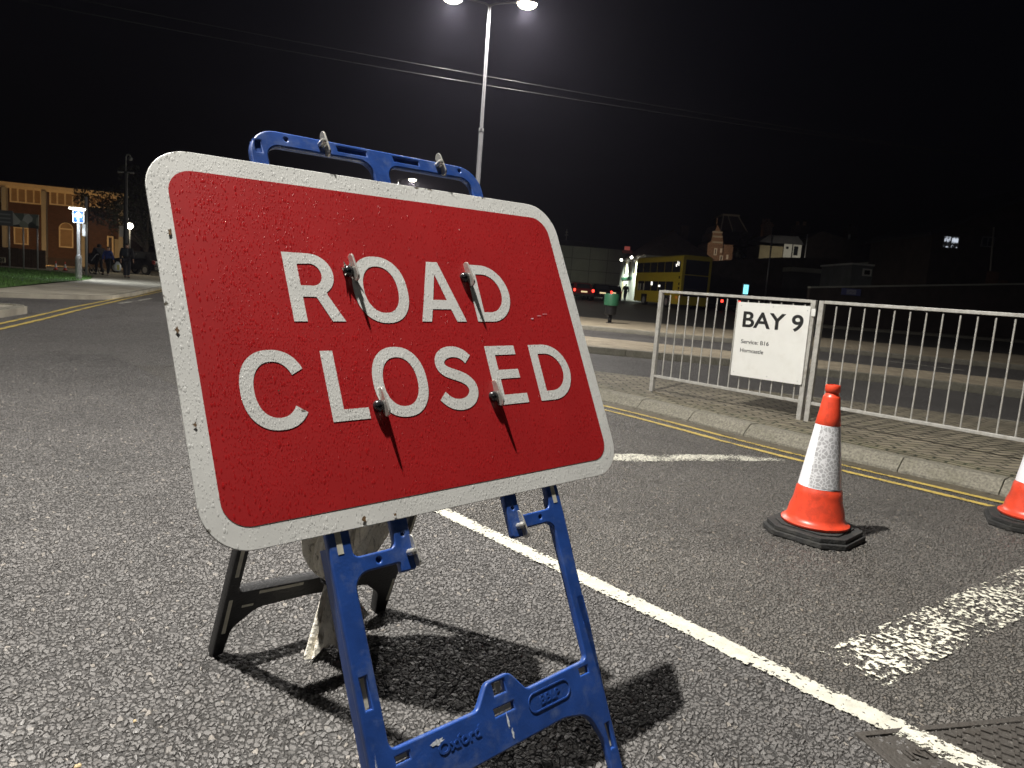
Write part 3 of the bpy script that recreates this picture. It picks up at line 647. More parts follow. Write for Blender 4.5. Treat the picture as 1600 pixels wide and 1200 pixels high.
for p in pin:
    bm = BM(); b0(bm, p[0][0] - 0.012, p[0][0] + 0.004, p[5][1] - 0.007, p[5][1] + 0.007, -0.0165, -0.0135); part('recess_back', bm, M_BLUE, 0.0, ff)
for i, ((x0, y0), _, (x1, y1), _) in enumerate(slots):
    bm = BM(); b0(bm, x0 + (0.012 if i == 0 else 0.002), x1 - (0.006 if i == 0 else 0.0015), y0 + 0.003, y1 - 0.002, -0.0165, -0.0125); part('reflective_strip', bm, M_STRIP, 0.0, ff)
for x in (-0.289, 0.272):
    bm = BM(); b0(bm, x - 0.006, x + 0.006, -0.415, -0.35, -0.0049, -0.0044); part('reflective_strip', bm, M_STRIP, 0.0, ff)
ov = roundpoly(rect(0.055, 0.178, -0.822, -0.782), 0.0199, 8); ov2 = roundpoly(rect(0.0585, 0.1745, -0.8185, -0.7855), 0.0164, 8)
txt = text('BBLP', 0.026, 0.0006, 0.0004, 'CENTER', 1.05); txt.transform(Matrix.Translation((0.117, -0.811, 0)))
tx2 = text('Oxford', 0.030, 0.0006, 0.0006, 'CENTER', 1.12); tx2.transform(Matrix.Translation((-0.123, -0.812, 0)))
part('moulded_oval', shape([ov, ov2], 0.0016, 0.0005, 1), M_BLUE, -0.0046, ff)
for tm in (txt, tx2): part('moulded_lettering', tm, M_BLUE, -0.0046, ff)
M_SCUFF = mat('scuff', (0.55, 0.58, 0.62), 0.8, vary=0.4, vscale=200)
sc = [shape([blot(-0.172, -0.787, 0.012, 0.0045, 16, 0.6)]), shape([blot(-0.285, -0.86, 0.006, 0.02, 18, 0.7)]), shape([blot(-0.30, -0.80, 0.002, 0.03, 18, 0.7)]), shape([blot(-0.004, -0.812, 0.002, 0.016, 14, 0.6)]), shape([blot(0.001, -0.835, 0.0025, 0.008, 14, 0.6)])]
for sm_ in sc: part('paint_scuff', sm_, M_SCUFF, -0.0044, ff)

for xa, xb in ((-0.3105, -0.299), (0.268, 0.279)):      # stiffening flange behind each leg
    bm = BM(); b0(bm, xa, xb, -1.05, -0.40, -0.042, -0.0185); o = part('leg_flange', bm, M_BLUE, 0.0, ff)
# rear frame: black, hinged at the top, feet 0.6 m behind
RV = Vector((0.03, -0.345, 0.938)).normalized(); RU = Vector((1, 0.0, -0.03)); RU = (RU - RV * RU.dot(RV)).normalized(); RN = RU.cross(RV).normalized()
RM = frame3(Vector((0.965, 1.905, 0.0)), RU, RV, RN)
ro = roundpoly([(-0.285, -0.01), (-0.254, 0.0), (-0.246, 0.09), (-0.185, 0.152), (-0.03, 0.158), (0.165, 0.150), (0.222, 0.10), (0.236, 0.01), (0.245, 0.004), (0.276, 0.004), (0.276, 1.30), (-0.274, 1.30)],
               [0.004, 0.004, 0.05, 0.06, 0.05, 0.05, 0.05, 0.004, 0.004, 0.004, 0.06, 0.06], 6)
rb = roundpoly([(-0.250, 0.222), (-0.246, 0.60), (0.252, 0.60), (0.248, 0.216)], 0.012); rt = roundpoly([(-0.24, 0.66), (-0.24, 1.255), (0.244, 1.255), (0.25, 0.66)], 0.02)
rf = auto(part('rear_frame', shape([ro, rb, rt], 0.034, 0.003, 1), M_BLACKP, mw=RM @ Matrix.Translation((0, 0, -0.02))))
for (x0, x1, y0, y1) in ((-0.272, -0.262, 0.08, 0.20), (-0.271, -0.261, 0.28, 0.40), (0.262, 0.271, 0.06, 0.15), (0.264, 0.273, 0.30, 0.42), (-0.19, -0.06, 0.205, 0.215), (-0.232, -0.20, 0.165, 0.173)):
    bm = BM(); b0(bm, x0, x1, y0, y1, -0.0029, -0.002); part('reflective_strip', bm, M_STRIP, parent=rf, mw=RM)

# toggles: bolts through the panel, clips on the frame
def toggle(u, v, wo, kind):
    T = SM(wo) @ Matrix.Translation((u, v, 0))
    tab = shape([roundpoly(rect(-0.0105, 0.0105, -0.030, 0.034), 0.0104, 6)], 0.0045, 0.0012, 1)
    # the tab stands in the v-n plane
    S_ = T @ Matrix.Translation((0.010, 0.004 if kind == 'panel' else 0.0, 0.009 if kind == 'panel' else 0.004)) @ Matrix.Rotation(R(-10), 4, 'X') @ Matrix.Rotation(R(90), 4, 'Y')
    tb = auto(part('toggle', tab, M_CHROME, mw=S_ @ (Matrix.Rotation(R(0), 4, 'Z') @ Matrix.Rotation(R(90), 4, 'Z') if False else Matrix.Identity(4))))
    bm = BM()
    lathe(bm, [(0.0125, 0.0), (0.0125, 0.004), (0.0105, 0.0085), (0.006, 0.0115), (0.0, 0.0125)] if kind == 'panel' else [(0.007, 0), (0.007, 0.016), (0.005, 0.02), (0, 0.021)], 14)
    auto(part('nut', bm, M_DARKN if kind == 'panel' else M_CHROME, parent=tb, mw=T))
    return tb
for (u_, v_) in ((-0.155, 0.147), (0.154, 0.147), (-0.151, -0.146), (0.154, -0.148)): toggle(u_, v_, 0.0012, 'panel')
for (u_, v_) in ((-0.153, 0.446), (0.160, 0.448), (0.142, -0.446), (-0.147, -0.442)): toggle(u_, v_, -0.0048, 'frame')
bm = BM()                               # split plastic washer left on the first bolt
for k in range(7):
    a = k * 0.9 + 0.3; face(bm, [(0.011*math.cos(a-.3), 0.011*math.sin(a-.3), 0.002), (0.022*math.cos(a)*random.uniform(.8, 1.2), 0.022*math.sin(a), 0.012), (0.011*math.cos(a+.3), 0.011*math.sin(a+.3), 0.002), (0.012*math.cos(a), 0.012*math.sin(a), 0.008)])
part('split_washer', bm, M_CHROME, mw=SM(0.0012) @ Matrix.Translation((-0.155, 0.147, 0)))

# ------------------------------------------------------------------ sandbag hung in the frame
bm = BM()
def folds(a, z, ph=0.0):
    k = min(0.62, max(0.12, 0.62 - (z - 0.21) * 0.85))
    f = abs(math.sin(4.5 * a + 1.3 * math.sin(a * 2 + z * 5) + ph)) ** 0.7
    g = abs(math.sin(9.5 * a - z * 6 + 0.8 * math.sin(3 * a)))
    return 1 - k * (1 - f) - 0.35 * k * (1 - g) + 0.05 * math.sin(3 * a + z * 16)
prof = [(0.001, 1.06), (0.06, 1.05), (0.13, 1.01), (0.18, 0.93), (0.20, 0.82), (0.20, 0.70), (0.190, 0.60), (0.172, 0.50), (0.152, 0.42), (0.132, 0.35), (0.112, 0.30), (0.085, 0.258), (0.058, 0.23), (0.036, 0.214), (0.028, 0.205)]
lathe(bm, prof[::-1], 144, (0, 0, 0), folds)
for v in bm.verts: v.co.y = v.co.y * 0.66 + (v.co.z - 0.2) * -0.30; v.co.x += 0.02 * (v.co.z - 0.2)
bmesh.ops.rotate(bm, verts=bm.verts[:], cent=(0, 0, 0.2), matrix=Matrix.Rotation(R(4), 3, 'Y'))
bag = empty('sandbag', (0.985, 1.80, 0.0), 0, 'dirty off-white cloth sandbag tied in the middle of the sign frame', 'sandbag')
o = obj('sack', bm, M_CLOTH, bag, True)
bm = BM()
def tail(cx, cy, spread, zl, ph, lean):
    n = 72; rows = []
    for i in range(15):
        s = i / 14; z = 0.212 - (0.212 - zl) * s; rad = 0.020 + spread * s ** 0.8; row = []
        for k in range(n):
            a = 2 * math.pi * k / n
            rr = rad * (1 - 0.42 * (1 - abs(math.sin(4 * a + ph + 1.2 * s)) ** .7) + 0.12 * math.sin(11 * a + 3 * s + ph))
            row.append(bm.verts.new((cx * s + lean * s * s + rr * math.cos(a), cy * s + rr * 0.45 * math.sin(a), z + 0.02 * s * math.sin(3 * a + ph))))
        rows.append(row)
    for r0, r1 in zip(rows, rows[1:]):
        for k in range(n): bm.faces.new((r0[k], r0[(k+1) % n], r1[(k+1) % n], r1[k]))
tail(-0.022, -0.045, 0.048, 0.028, 0.4, -0.012); tail(0.040, -0.02, 0.036, 0.065, 2.1, 0.014)
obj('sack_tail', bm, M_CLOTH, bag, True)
bm = BM(); pts = []
for k in range(26):
    a = k * 0.75; pts.append((0.033 * math.cos(a), 0.028 * math.sin(a), 0.203 + 0.0008 * k))
tube(bm, pts, 0.004, 6); obj('cord', bm, M_BLACKP, bag, True)

# ------------------------------------------------------------------ traffic cones
M_SLEEVE = bpy.data.materials.new('prismatic_sleeve'); M_SLEEVE.use_nodes = True
t = M_SLEEVE.node_tree; p = t.nodes['Principled BSDF']; tc = t.nodes.new('ShaderNodeTexCoord')
v = node(t, 'ShaderNodeTexVoronoi', Scale=52.0); v.feature = 'DISTANCE_TO_EDGE'; t.links.new(tc.outputs['Object'], v.inputs['Vector'])
cr = t.nodes.new('ShaderNodeValToRGB'); t.links.new(v.outputs['Distance'], cr.inputs[0])
for e, (ps, c) in zip(cr.color_ramp.elements, ((0.05, 0.62), (0.14, 0.36))): e.position = ps; e.color = (c, c, c * 1.03, 1)
t.links.new(cr.outputs[0], p.inputs['Base Color']); p.inputs['Roughness'].default_value = 0.3
M_SLW = mat('white_sleeve_edge', (0.80, 0.80, 0.84), 0.35)
def make_cone(loc, rz, label):
    root = empty('traffic_cone', loc, rz, label, 'traffic cone', 'orange traffic cones with white sleeves')
    H = 0.205; CU = 0.085
    def oct_(h, c): return [(-h+c, -h), (h-c, -h), (h, -h+c), (h, h-c), (h-c, h), (-h+c, h), (-h, h-c), (-h, -h+c)]
    bm = BM(); prism(bm, oct_(H, CU), 0.006, 0.03); prism(bm, oct_(H - 0.012, CU), 0.031, 0.052); prism(bm, oct_(H - 0.05, CU*0.7), 0.0525, 0.06)
    for sx in (-1, 1):
        for sy in (-1, 1): box(bm, (sx*(H-.06), sy*(H-.06), 0.003), (0.05, 0.05, 0.006))
    obj('base', bm, M_RUB, root, False, 0.004)
    def rad(z): return 0.118 + (0.034 - 0.118) * (z - 0.10) / (0.70 - 0.10)
    bm = BM()
    pf = [(0.150, 0.060), (0.157, 0.066), (0.158, 0.075), (0.150, 0.082), (0.140, 0.086), (0.132, 0.105), (0.126, 0.14)] + [(rad(z) + 0.006, z) for z in (0.18, 0.21)] + [(rad(0.238) + 0.006, 0.238), (rad(0.244) + 0.001, 0.245), (rad(0.30), 0.30), (rad(0.55), 0.55), (rad(0.553)+0.004, 0.556), (rad(0.60)+0.003, 0.60), (rad(0.685)+0.003, 0.685), (0.037, 0.692), (0.031, 0.697), (0.029, 0.709), (0.034, 0.713), (0.035, 0.738), (0.032, 0.746), (0.024, 0.747), (0.022, 0.70)]
    lathe(bm, pf, 40); auto(obj('body', bm, M_CONE, root), 50)
    bm = BM(); lathe(bm, [(rad(0.25) + 0.0022, 0.25), (rad(0.557) + 0.0022, 0.557)], 48)
    for f in [f for f in bm.faces if len(f.verts) > 4]: bm.faces.remove(f)
    sl = auto(obj('sleeve', bm, M_SLW, root), 60)
    # printed prismatic band on the viewer's side of the sleeve
    bm = BM(); nn = 28; rows = []
    for z in [0.256 + i * 0.0294 for i in range(11)]:
        rows.append([bm.verts.new(((rad(z) + 0.0034) * math.cos(R(-190 + 95 * k / nn)), (rad(z) + 0.0034) * math.sin(R(-190 + 95 * k / nn)), z)) for k in range(nn + 1)])
    for r0, r1 in zip(rows, rows[1:]):
        for k in range(nn): bm.faces.new((r0[k], r0[k+1], r1[k+1], r1[k]))
    auto(obj('reflective_print', bm, M_SLEEVE, sl), 60)
    return root
c1 = make_cone((3.425, 1.49, 0.004), R(3), 'orange traffic cone standing whole on the bay road, left of the other big cone')
c2 = copy_tree(c1); c2.location = (4.73, 0.885, 0.004); c2.rotation_euler.z = R(20); c2['label'] = 'orange traffic cone beside the kerb, cut off by the right edge of the photo'

# ------------------------------------------------------------------ pedestrian guardrail and bay notice
FX = 6.295
def rail_panel(y1, y0, n, first, step, label, nudge=0.0):
    root = empty('guardrail_panel', (FX, y1, 0.1), 0, label, 'guardrail', 'grey guardrail panels on the island')
    zt, zb = 1.175, 0.268
    for y in (y1, y0):
        bm = BM(); b0(bm, -0.022, 0.022, y - y1 - (0.0 if y == y0 else 0.044), y - y1 + (0.044 if y == y0 else 0.0), -0.02, zt + 0.012 - 0.1); obj('post', bm, M_RAIL, root, False, 0.004)
    for nm, z in (('top_rail', zt), ('bottom_rail', zb)):
        bm = BM(); b0(bm, -0.018, 0.018, y0 - y1 + 0.044, -0.044, z - 0.014 - 0.1, z + 0.014 - 0.1); obj(nm, bm, M_RAIL, root, False, 0.004)
    for i in range(n):
        y = first - step * i - y1 + random.uniform(-0.002, 0.002)
        lean = random.uniform(-0.003, 0.003) if random.random() < .8 else random.uniform(-0.014, 0.014)
        bm = BM(); tube(bm, [(0, y, zb - 0.09), (lean * 0.3, y + lean, 0.62), (lean, y + lean * 0.4, zt - 0.03 - 0.1)], 0.0068, 8); auto(obj('bar', bm, M_RAIL, root), 60)
    return root
rail_panel(4.70, 2.985, 14, 4.562, 0.1135, 'grey guardrail panel carrying the white notice on its right half')
rail_panel(2.955, 1.16, 14, 2.803, 0.1205, 'grey guardrail panel with no notice, right of the white notice')
rail_panel(1.13, -0.65, 14, 0.98, 0.1205, 'grey guardrail panel running out of the right edge of the photo')
BX = 6.262
bay9 = empty('bay_notice', (BX, 3.37, 0.42), 0, 'square white notice reading BAY 9 fixed to the guardrail', 'notice board')
NB = frame3(Vector((-0.004, 0, 0)), Vector((0, -1, 0)), Vector((0, 0, 1)), Vector((-1, 0, 0)))   # u to the right as seen from the road
brd = obj('board', shape([roundpoly(rect(-0.362, 0.362, -0.004, 0.708), 0.012)], 0.006, 0.001, 1), M_BOARD, bay9, mw=NB @ Matrix.Rotation(R(0.6), 4, 'Z'))
def ntext(s, size, u, v, m, off, name, sx=1.0):
    me = text(s, size, 0.0003, off, 'LEFT', sx)
    x0 = min(q.co.x for q in me.vertices); me.transform(Matrix.Translation((u - x0, v, 0.0036)))
    o = obj(name, me, m, brd, mw=NB @ Matrix.Rotation(R(0.6), 4, 'Z')); return me
def fit(s, size, u0, u1, v, m, off, name):
    me = text(s, size, 0, off); xs = [q.co.x for q in me.vertices]; sx = (u1 - u0) / (max(xs) - min(xs)); bpy.data.meshes.remove(me)
    ntext(s, size, u0, v, m, off, name, sx)
fit('BAY 9', 0.207, -0.290, 0.312, 0.476, M_BLK, 0.0045, 'lettering')
fit('Service: B16', 0.052, -0.285, 0.004, 0.316, M_GREYINK, 0.001, 'lettering')
fit('Horncastle', 0.052, -0.285, -0.042, 0.232, M_GREYINK, 0.001, 'lettering')
bm = BM(); b0(bm, -0.006, 0.0, -0.402, -0.364, 0.625, 0.690); obj('bracket', bm, M_BOARD, bay9, False, 0.002)
for (u_, v_) in ((-.33, .67), (.0, .68), (.33, .67), (-.33, .03), (.02, .03), (.32, .03)):
    bm = BM(); ball(bm, (-0.007, -u_, v_), 0.005, 1); obj('rivet', bm, M_STEEL, bay9, True)

# ------------------------------------------------------------------ service cover in the road corner
A = Vector((1.885, 0.642, 0)); e1 = Vector((0.885, -0.466, 0)).normalized(); e2 = Vector((-0.466, -0.885, 0)).normalized()
cover = empty('service_cover', A, 0, 'cast iron service cover crossed by the white line, bottom right corner', 'manhole cover')
CM = frame3(Vector((0, 0, 0)), e1, e2, Vector((0, 0, 1)))
o = obj('cover_frame', shape([rect(0, 0.72, 0, 0.62), rect(0.018, 0.702, 0.018, 0.602)], 0.02, 0.001, 1), M_IRON, cover, mw=CM @ Matrix.Translation((0, 0, 0.002)))
bm = BM(); b0(bm, 0.023, 0.697, 0.023, 0.597, -0.01, 0.0085)
for i in range(21):
    for k in range(18):
        x, y = 0.05 + i * 0.030, 0.045 + k * 0.030
        if x < 0.26 and 0.04 < y < 0.16: continue
        box(bm, (x, y, 0.0095), (0.027, 0.010, 0.008), R(45) if (i + k) % 2 else R(-45))
lid = obj('cover_lid', bm, M_IRON, cover, mw=CM)
me = text('INTER', 0.05, 0.003, 0.001, 'LEFT', 1.1); obj('lettering', me, M_IRON, lid, mw=CM @ Matrix.Translation((0.065, 0.12, 0.010)) @ Matrix.Diagonal((1, -1, 1, 1)))
stripe('white_road_line', lin((2.012, 0.57), (2.008, -0.1), 12), 0.10, 0.0142, painted('paint_over_iron', (0.6, 0.58, 0.5), 0.12, 45))

# loose stones on the tarmac
for i, (x, y, s) in enumerate(((0.86, 1.33, 0.013), (0.16, 2.0, 0.008), (0.44, 1.72, 0.006), (0.30, 1.62, 0.007))):
    bm = BM(); ball(bm, (0, 0, s * 0.5), s, 2, (1.2, 0.9, 0.7))
    for q in bm.verts: q.co += Vector((random.uniform(-.2, .2), random.uniform(-.2, .2), random.uniform(-.15, .15))) * s
    o = obj('loose_stone', bm, mat('buff_stone', (0.42, 0.32, 0.18), 0.8, vary=0.3, vscale=80), None, True); o.location = (x, y, 0.003)
    tag(o, ['small buff stone in the shadow behind the blue front frame', 'pale stone chip farthest out on the tarmac left of the sign', 'pale stone chip on the tarmac next to the black rear foot', 'tiny pale stone chip on the tarmac near the bottom left'][i], 'stone', 'loose stones on the tarmac')

# ------------------------------------------------------------------ street lamps with light objects; the two fill lamps are added
def light_area(name, parent, loc, size, power, col, rot=(0, 0, 0)):
    L = bpy.data.lights.new(name, 'AREA'); L.shape = 'DISK'; L.size = size; L.energy = power; L.color = col
    o = bpy.data.objects.new(name, L); COL.objects.link(o); o.parent = parent; o.location = loc; o.rotation_euler = rot; return o
def street_lamp(base, H, yaw, label, span=0.95, arms=(-1, 1), power=900, lens=M_LENS, col=(1.0, 0.93, 0.78)):
    root = empty('street_lamp', base, yaw, label, 'street lamp', 'tall twin-headed street lamps')
    bm = BM(); tube(bm, [(0, 0, 0), (0, 0, 1.4), (0, 0, 1.42), (0, 0, H * 0.62), (0, 0, H * 0.62 + 0.05), (0, 0, H)], [0.085, 0.083, 0.066, 0.060, 0.045, 0.036], 16); auto(obj('column', bm, M_COL, root), 40)
    bm = BM(); tube(bm, [(0, 0, H * 0.62 - 0.03), (0, 0, H * 0.62 + 0.05)], 0.068, 16); auto(obj('collar', bm, M_STEEL, root), 40)
    for s in arms:
        bm = BM(); tube(bm, [(0, 0, H - 0.05), (s * 0.12, 0, H + 0.03), (s * span * 0.6, 0, H + 0.10), (s * (span - 0.2), 0, H + 0.12)], 0.024, 10); auto(obj('arm', bm, M_COL, root), 60)
        bm = BM(); ball(bm, (s * span, 0, H + 0.14), 0.30, 3, (1, 0.55, 0.32))
        for q in bm.verts: q.co.z = max(q.co.z, H + 0.10)
        hd = auto(obj('lamp_head', bm, M_STEEL, root), 40)
        bm = BM(); ball(bm, (s * span, 0, H + 0.098), 0.26, 3, (1, 0.6, 0.55))
        for q in bm.verts: q.co.z = min(q.co.z, H + 0.099)
        auto(obj('lens', bm, lens, hd), 60)
        light_area('lamp_light', root, (s * span, 0, H - 0.07), 0.16, power, col)
    return root
PB = at(757, 130, 20.0)
street_lamp((PB.x, PB.y, 0), 8.42, -TH, 'twin-headed street lamp on a tall grey column behind the sign', 0.98, power=960, col=(1.0, 0.95, 0.90))
KCOL = (1.0, 0.965, 0.90)
KEY = Vector((-0.1, 2.65, 6.5))
street_lamp((KEY.x - 1.3, KEY.y + 1.2, 0), 6.54, R(-42), 'street lamp whose single head hangs above the sign', 1.77, (1,), power=1330, col=KCOL)
street_lamp((-5.5, 15.5, 0), 8.0, R(20), 'unseen street lamp added as fill beyond the left edge', 0.9, (-1,), power=720, col=KCOL)  # fill lamp out of view, added to brighten the ground at left
street_lamp((-6.5, -7.0, 0), 8.0, R(-42), 'unseen street lamp added as weak fill behind the camera', 0.9, (1,), power=70, col=KCOL)  # weak fill lamp out of view, added to light camera-side faces

# ------------------------------------------------------------------ far things: helpers
def W(root, px, py, off=0.0):          # local (x, z) on the root's facing plane (local y = off) seen at a pixel
    Mi = rootmat(root).inverted(); o = Mi @ Vector((0, 0, CAMH)); d = Mi.to_3x3() @ ray(px, py)
    q = o + d * ((off - o.y) / d.y); return q.x, q.z
def wrect(root, x0, y0, x1, y1, off=0.0):
    a, b_, c, d = W(root, x0, y0, off), W(root, x1, y0, off), W(root, x0, y1, off), W(root, x1, y1, off)
    return (a[0]+c[0])/2, (b_[0]+d[0])/2, (c[1]+d[1])/2, (a[1]+b_[1])/2      # x0 x1 z0 z1
def slab(root, name, r, y0, y1, m, parent=None, bevel=0.0):
    bm = BM(); b0(bm, r[0], r[1], y0, y1, r[2], r[3]); return obj(name, bm, m, parent or root, False, bevel)
def frame_xz(root, name, r, t, y0, y1, m, parent=None, bars=0):
    me = shape([rect(r[0], r[1], r[2], r[3]), rect(r[0]+t, r[1]-t, r[2]+t, r[3]-t)], y1 - y0)
    me.transform(Matrix.Translation((0, (y0+y1)/2, 0)) @ Matrix.Rotation(R(90), 4, 'X')); bm = BM(); bm.from_mesh(me)
    for i in range(bars):
        x = r[0] + (r[1]-r[0]) * (i+1) / (bars+1); b0(bm, x - t/2, x + t/2, y0 + 0.01, y1 - 0.01, r[2] + t, r[3] - t)
    return obj(name, bm, m, parent or root)
def spot(name, parent, loc, power, col, target, size=1.2, ang=110):
    L = bpy.data.lights.new(name, 'SPOT'); L.energy = power; L.color = col; L.spot_size = R(ang); L.spot_blend = 0.6; L.shadow_soft_size = 0.15
    o = bpy.data.objects.new(name, L); COL.objects.link(o); o.parent = parent; o.location = loc
    d = Vector(target) - Vector(loc); o.rotation_euler = d.to_track_quat('-Z', 'Y').to_euler(); return o

M_BRICKO = bricks('red_brick', (0.092, 0.038, 0.018), (0.068, 0.028, 0.013), (0.06, 0.045, 0.03), 0.225, 0.075, 0, 0.3, 0.01, True)
M_CREAM = mat('cream_paint', (0.72, 0.62, 0.42), 0.6, vary=0.1, vscale=3)
M_GLASSD = mat('dark_glass', (0.02, 0.022, 0.025), 0.08, coat=0.3)
M_BLIND = mat('window_blind', (0.30, 0.21, 0.11), 0.7, vary=0.15, vscale=2)
M_SLATE = mat('slate_roof', (0.04, 0.04, 0.045), 0.6, vary=0.3, vscale=2, bump=0.4, bscale=20)
M_WOOD = mat('dark_timber', (0.12, 0.08, 0.052), 0.8, vary=0.3, vscale=5, bump=0.5, bscale=30)
M_CONC = mat('concrete_panel', (0.36, 0.355, 0.30), 0.8, vary=0.12, vscale=0.5, bump=0.2, bscale=10)
M_WHITE = mat('white_render', (0.68, 0.68, 0.64), 0.7, vary=0.1, vscale=2)
M_DKWALL = mat('dark_brick_wall', (0.05, 0.038, 0.032), 0.8, vary=0.3, vscale=1.5, bump=0.4, bscale=20)
M_DKPAINT = mat('dark_car_paint', (0.012, 0.012, 0.014), 0.25, coat=0.6)
M_REDPAINT = mat('red_car_paint', (0.20, 0.012, 0.012), 0.3, coat=0.6)
M_YELLOW = mat('yellow_bus_paint', (0.52, 0.40, 0.03), 0.3, coat=0.4, vary=0.06, vscale=2)
M_NAVY = mat('navy_panel', (0.012, 0.016, 0.04), 0.3, coat=0.3)
M_TYRE = mat('tyre', (0.015, 0.015, 0.015), 0.8)
M_REDL = glow('tail_lamp', (1.0, 0.05, 0.03), 4.0)
M_WHL = glow('bright_lamp', (1.0, 0.95, 0.82), 9.0)
M_LEAF = mat('leaves', (0.02, 0.024, 0.010), 0.6, vary=0.4, vscale=2)
M_BARK = mat('bark', (0.05, 0.04, 0.03), 0.9, vary=0.3, vscale=6, bump=0.6, bscale=20)
M_SKIN = mat('skin', (0.42, 0.26, 0.19), 0.6)
M_COAT = mat('black_coat', (0.012, 0.012, 0.016), 0.8); M_JEAN = mat('dark_trousers', (0.018, 0.02, 0.028), 0.85)
M_BLUEJ = mat('blue_jacket', (0.02, 0.045, 0.22), 0.7); M_SHOE = mat('pale_shoes', (0.4, 0.4, 0.4), 0.7); M_DSHOE = mat('dark_shoes', (0.02, 0.02, 0.02), 0.7)
M_HAIR = mat('dark_hair', (0.02, 0.015, 0.01), 0.7)

# ------------------------------------------------------------------ left: brick building
bb = facing('brick_building', 0, 58, 'long brick building with cream window bands lit orange, far left', 'building', turn=R(20))
zc = W(bb, 40, 288)[1]; HT = zc; XE = W(bb, 197, 380)[0]
slab(bb, 'wall', (-12, XE, -0.3, HT - 0.05), 0.0, 8.0, M_BRICKO)
bm = BM(); b0(bm, -12.2, XE + .2, -0.45, 0.0, HT - 0.25, HT + 0.02); b0(bm, -12.1, XE + .1, -0.3, 0.0, HT - 0.42, HT - 0.25); obj('cornice', bm, M_CREAM, bb)
bm = BM(); face(bm, [(-12.2, -0.4, HT + 0.03), (XE + .2, -0.4, HT + 0.03), (XE + .2, 8.0, HT + 0.5), (-12.2, 8.0, HT + 0.5)]); obj('roof', bm, M_SLATE, bb)
slab(bb, 'plinth', (-12, XE, -0.3, W(bb, 90, 403)[1]), -0.12, 0.0, M_DKWALL)
for k, (px0, py0, px1, py1, bars) in enumerate(((-34, 287, 4, 314, 2), (15.5, 291, 65.5, 318, 3), (77.5, 295, 126, 322, 3), (140, 299, 184, 326, 3))):
    r = wrect(bb, px0, py0, px1, py1); r = (r[0], r[1], r[2], r[3])
    wd = frame_xz(bb, 'window_band', r, 0.11, -0.10, -0.002, M_CREAM, None, bars)
    slab(bb, 'blind', (r[0]+0.1, r[1]-0.1, r[2]+0.1, r[3]-0.1), -0.02, -0.004, M_BLIND, wd)
for px in (6, 67.5, 129, 187):
    r = wrect(bb, px, 288, px + 7, 386); bm = BM(); b0(bm, r[0], r[1], -0.55, -0.001, -0.2, HT - 0.43); obj('pier', bm, M_CONC, bb)
def archwin(px0, py0, px1, py1):
    r = wrect(bb, px0, py0, px1, py1); cx, rad = (r[0]+r[1])/2, (r[1]-r[0])/2; zs = r[3] - rad
    out = [(r[0], r[2]), (r[1], r[2])] + arcp(cx, zs, rad, 0, 180, 14); ii = [(r[0]+.09, r[2]+.09), (r[1]-.09, r[2]+.09), (r[1]-.09, zs - .05), (r[0]+.09, zs-.05)]
    i2 = [(r[0]+.09, zs+.05)] + [(r[1]-.09, zs+.05)] + arcp(cx, zs+.05, rad-.09, 0, 180, 14)[1:-1]
    me = shape([out, ii, i2], 0.1); me.transform(Matrix.Translation((0, -0.055, 0)) @ Matrix.Rotation(R(90), 4, 'X')); fr = obj('window', me, M_CREAM, bb)
    bm = BM(); prism_xz(bm, [(r[0]+.05, r[2]+.05), (r[1]-.05, r[2]+.05)] + arcp(cx, zs, rad-.05, 0, 180, 12), -0.03, -0.003); obj('pane', bm, M_BLIND, fr)
archwin(92.5, 348, 115, 387); archwin(22, 346, 45, 382)
r = wrect(bb, 168, 369, 178, 408); frame_xz(bb, 'door_frame', r, 0.12, -0.2, -0.003, M_CREAM); slab(bb, 'door', (r[0]+.12, r[1]-.12, r[2], r[3]-.12), -0.06, -0.004, M_DKWALL)
r = wrect(bb, 179, 374, 193, 404); slab(bb, 'shutter', r, -0.08, -0.003, M_CONC)
SOD = (1.0, 0.55, 0.20)
fl = facing('floodlight', 44, 51, 'small unseen floodlight added behind the notice boards to light the brick building', 'floodlight')  # unseen fixture added to throw orange light on the brick wall
bm = BM(); b0(bm, -0.2, 0.2, -0.1, 0.1, 0.0, 0.3); obj('housing', bm, M_DSTEEL, fl, False, 0.02)
spot('flood_light', fl, (0, 0.2, 0.45), 850, SOD, (0.5, 7.5, 6.0), ang=140)
spot('flood_light', fl, (0.2, 0.2, 0.45), 220, SOD, (8, 9.5, 5.0), ang=120)

# timber fence, name board, notice boards
tf = facing('timber_fence', 35, 42, 'dark vertical board fence under the notice boards', 'fence', lift=0.1)
r = wrect(tf, -40, 387, 70, 424); bm = BM()
x = r[0]
while x < r[1]: b0(bm, x, x + 0.145, random.uniform(-.012, .012), 0.04, -0.1, r[3] + random.uniform(-.02, .02)); x += 0.155
obj('boards', bm, M_WOOD, tf)
nbd = facing('name_board', 0, 41, 'small cream board ending in the letters CH, at the left edge', 'sign', lift=0.1)
r = wrect(nbd, -24, 401, 8, 409.5); o = slab(nbd, 'board', r, -0.02, 0.02, mat('cream_board', (0.6, 0.56, 0.40), 0.6), None, 0.003)
me = text('CH', (r[3]-r[2]) * 0.95, 0.002, 0.008, 'RIGHT', 1.1); me.transform(Matrix.Translation((r[1]-0.03, -0.024, r[2] + 0.05)) @ Matrix.Rotation(R(90), 4, 'X')); obj('lettering', me, M_BLK, o)
bm = BM(); b0(bm, r[0]+.3, r[0]+.36, 0.02, 0.06, 0, r[2]+.1); b0(bm, r[1]-.3, r[1]-.24, 0.02, 0.06, 0, r[2]+.1); obj('legs', bm, M_WOOD, nbd)
M_PIC = bpy.data.materials.new('printed_picture'); M_PIC.use_nodes = True; t = M_PIC.node_tree; p = t.nodes['Principled BSDF']; tc = t.nodes.new('ShaderNodeTexCoord')
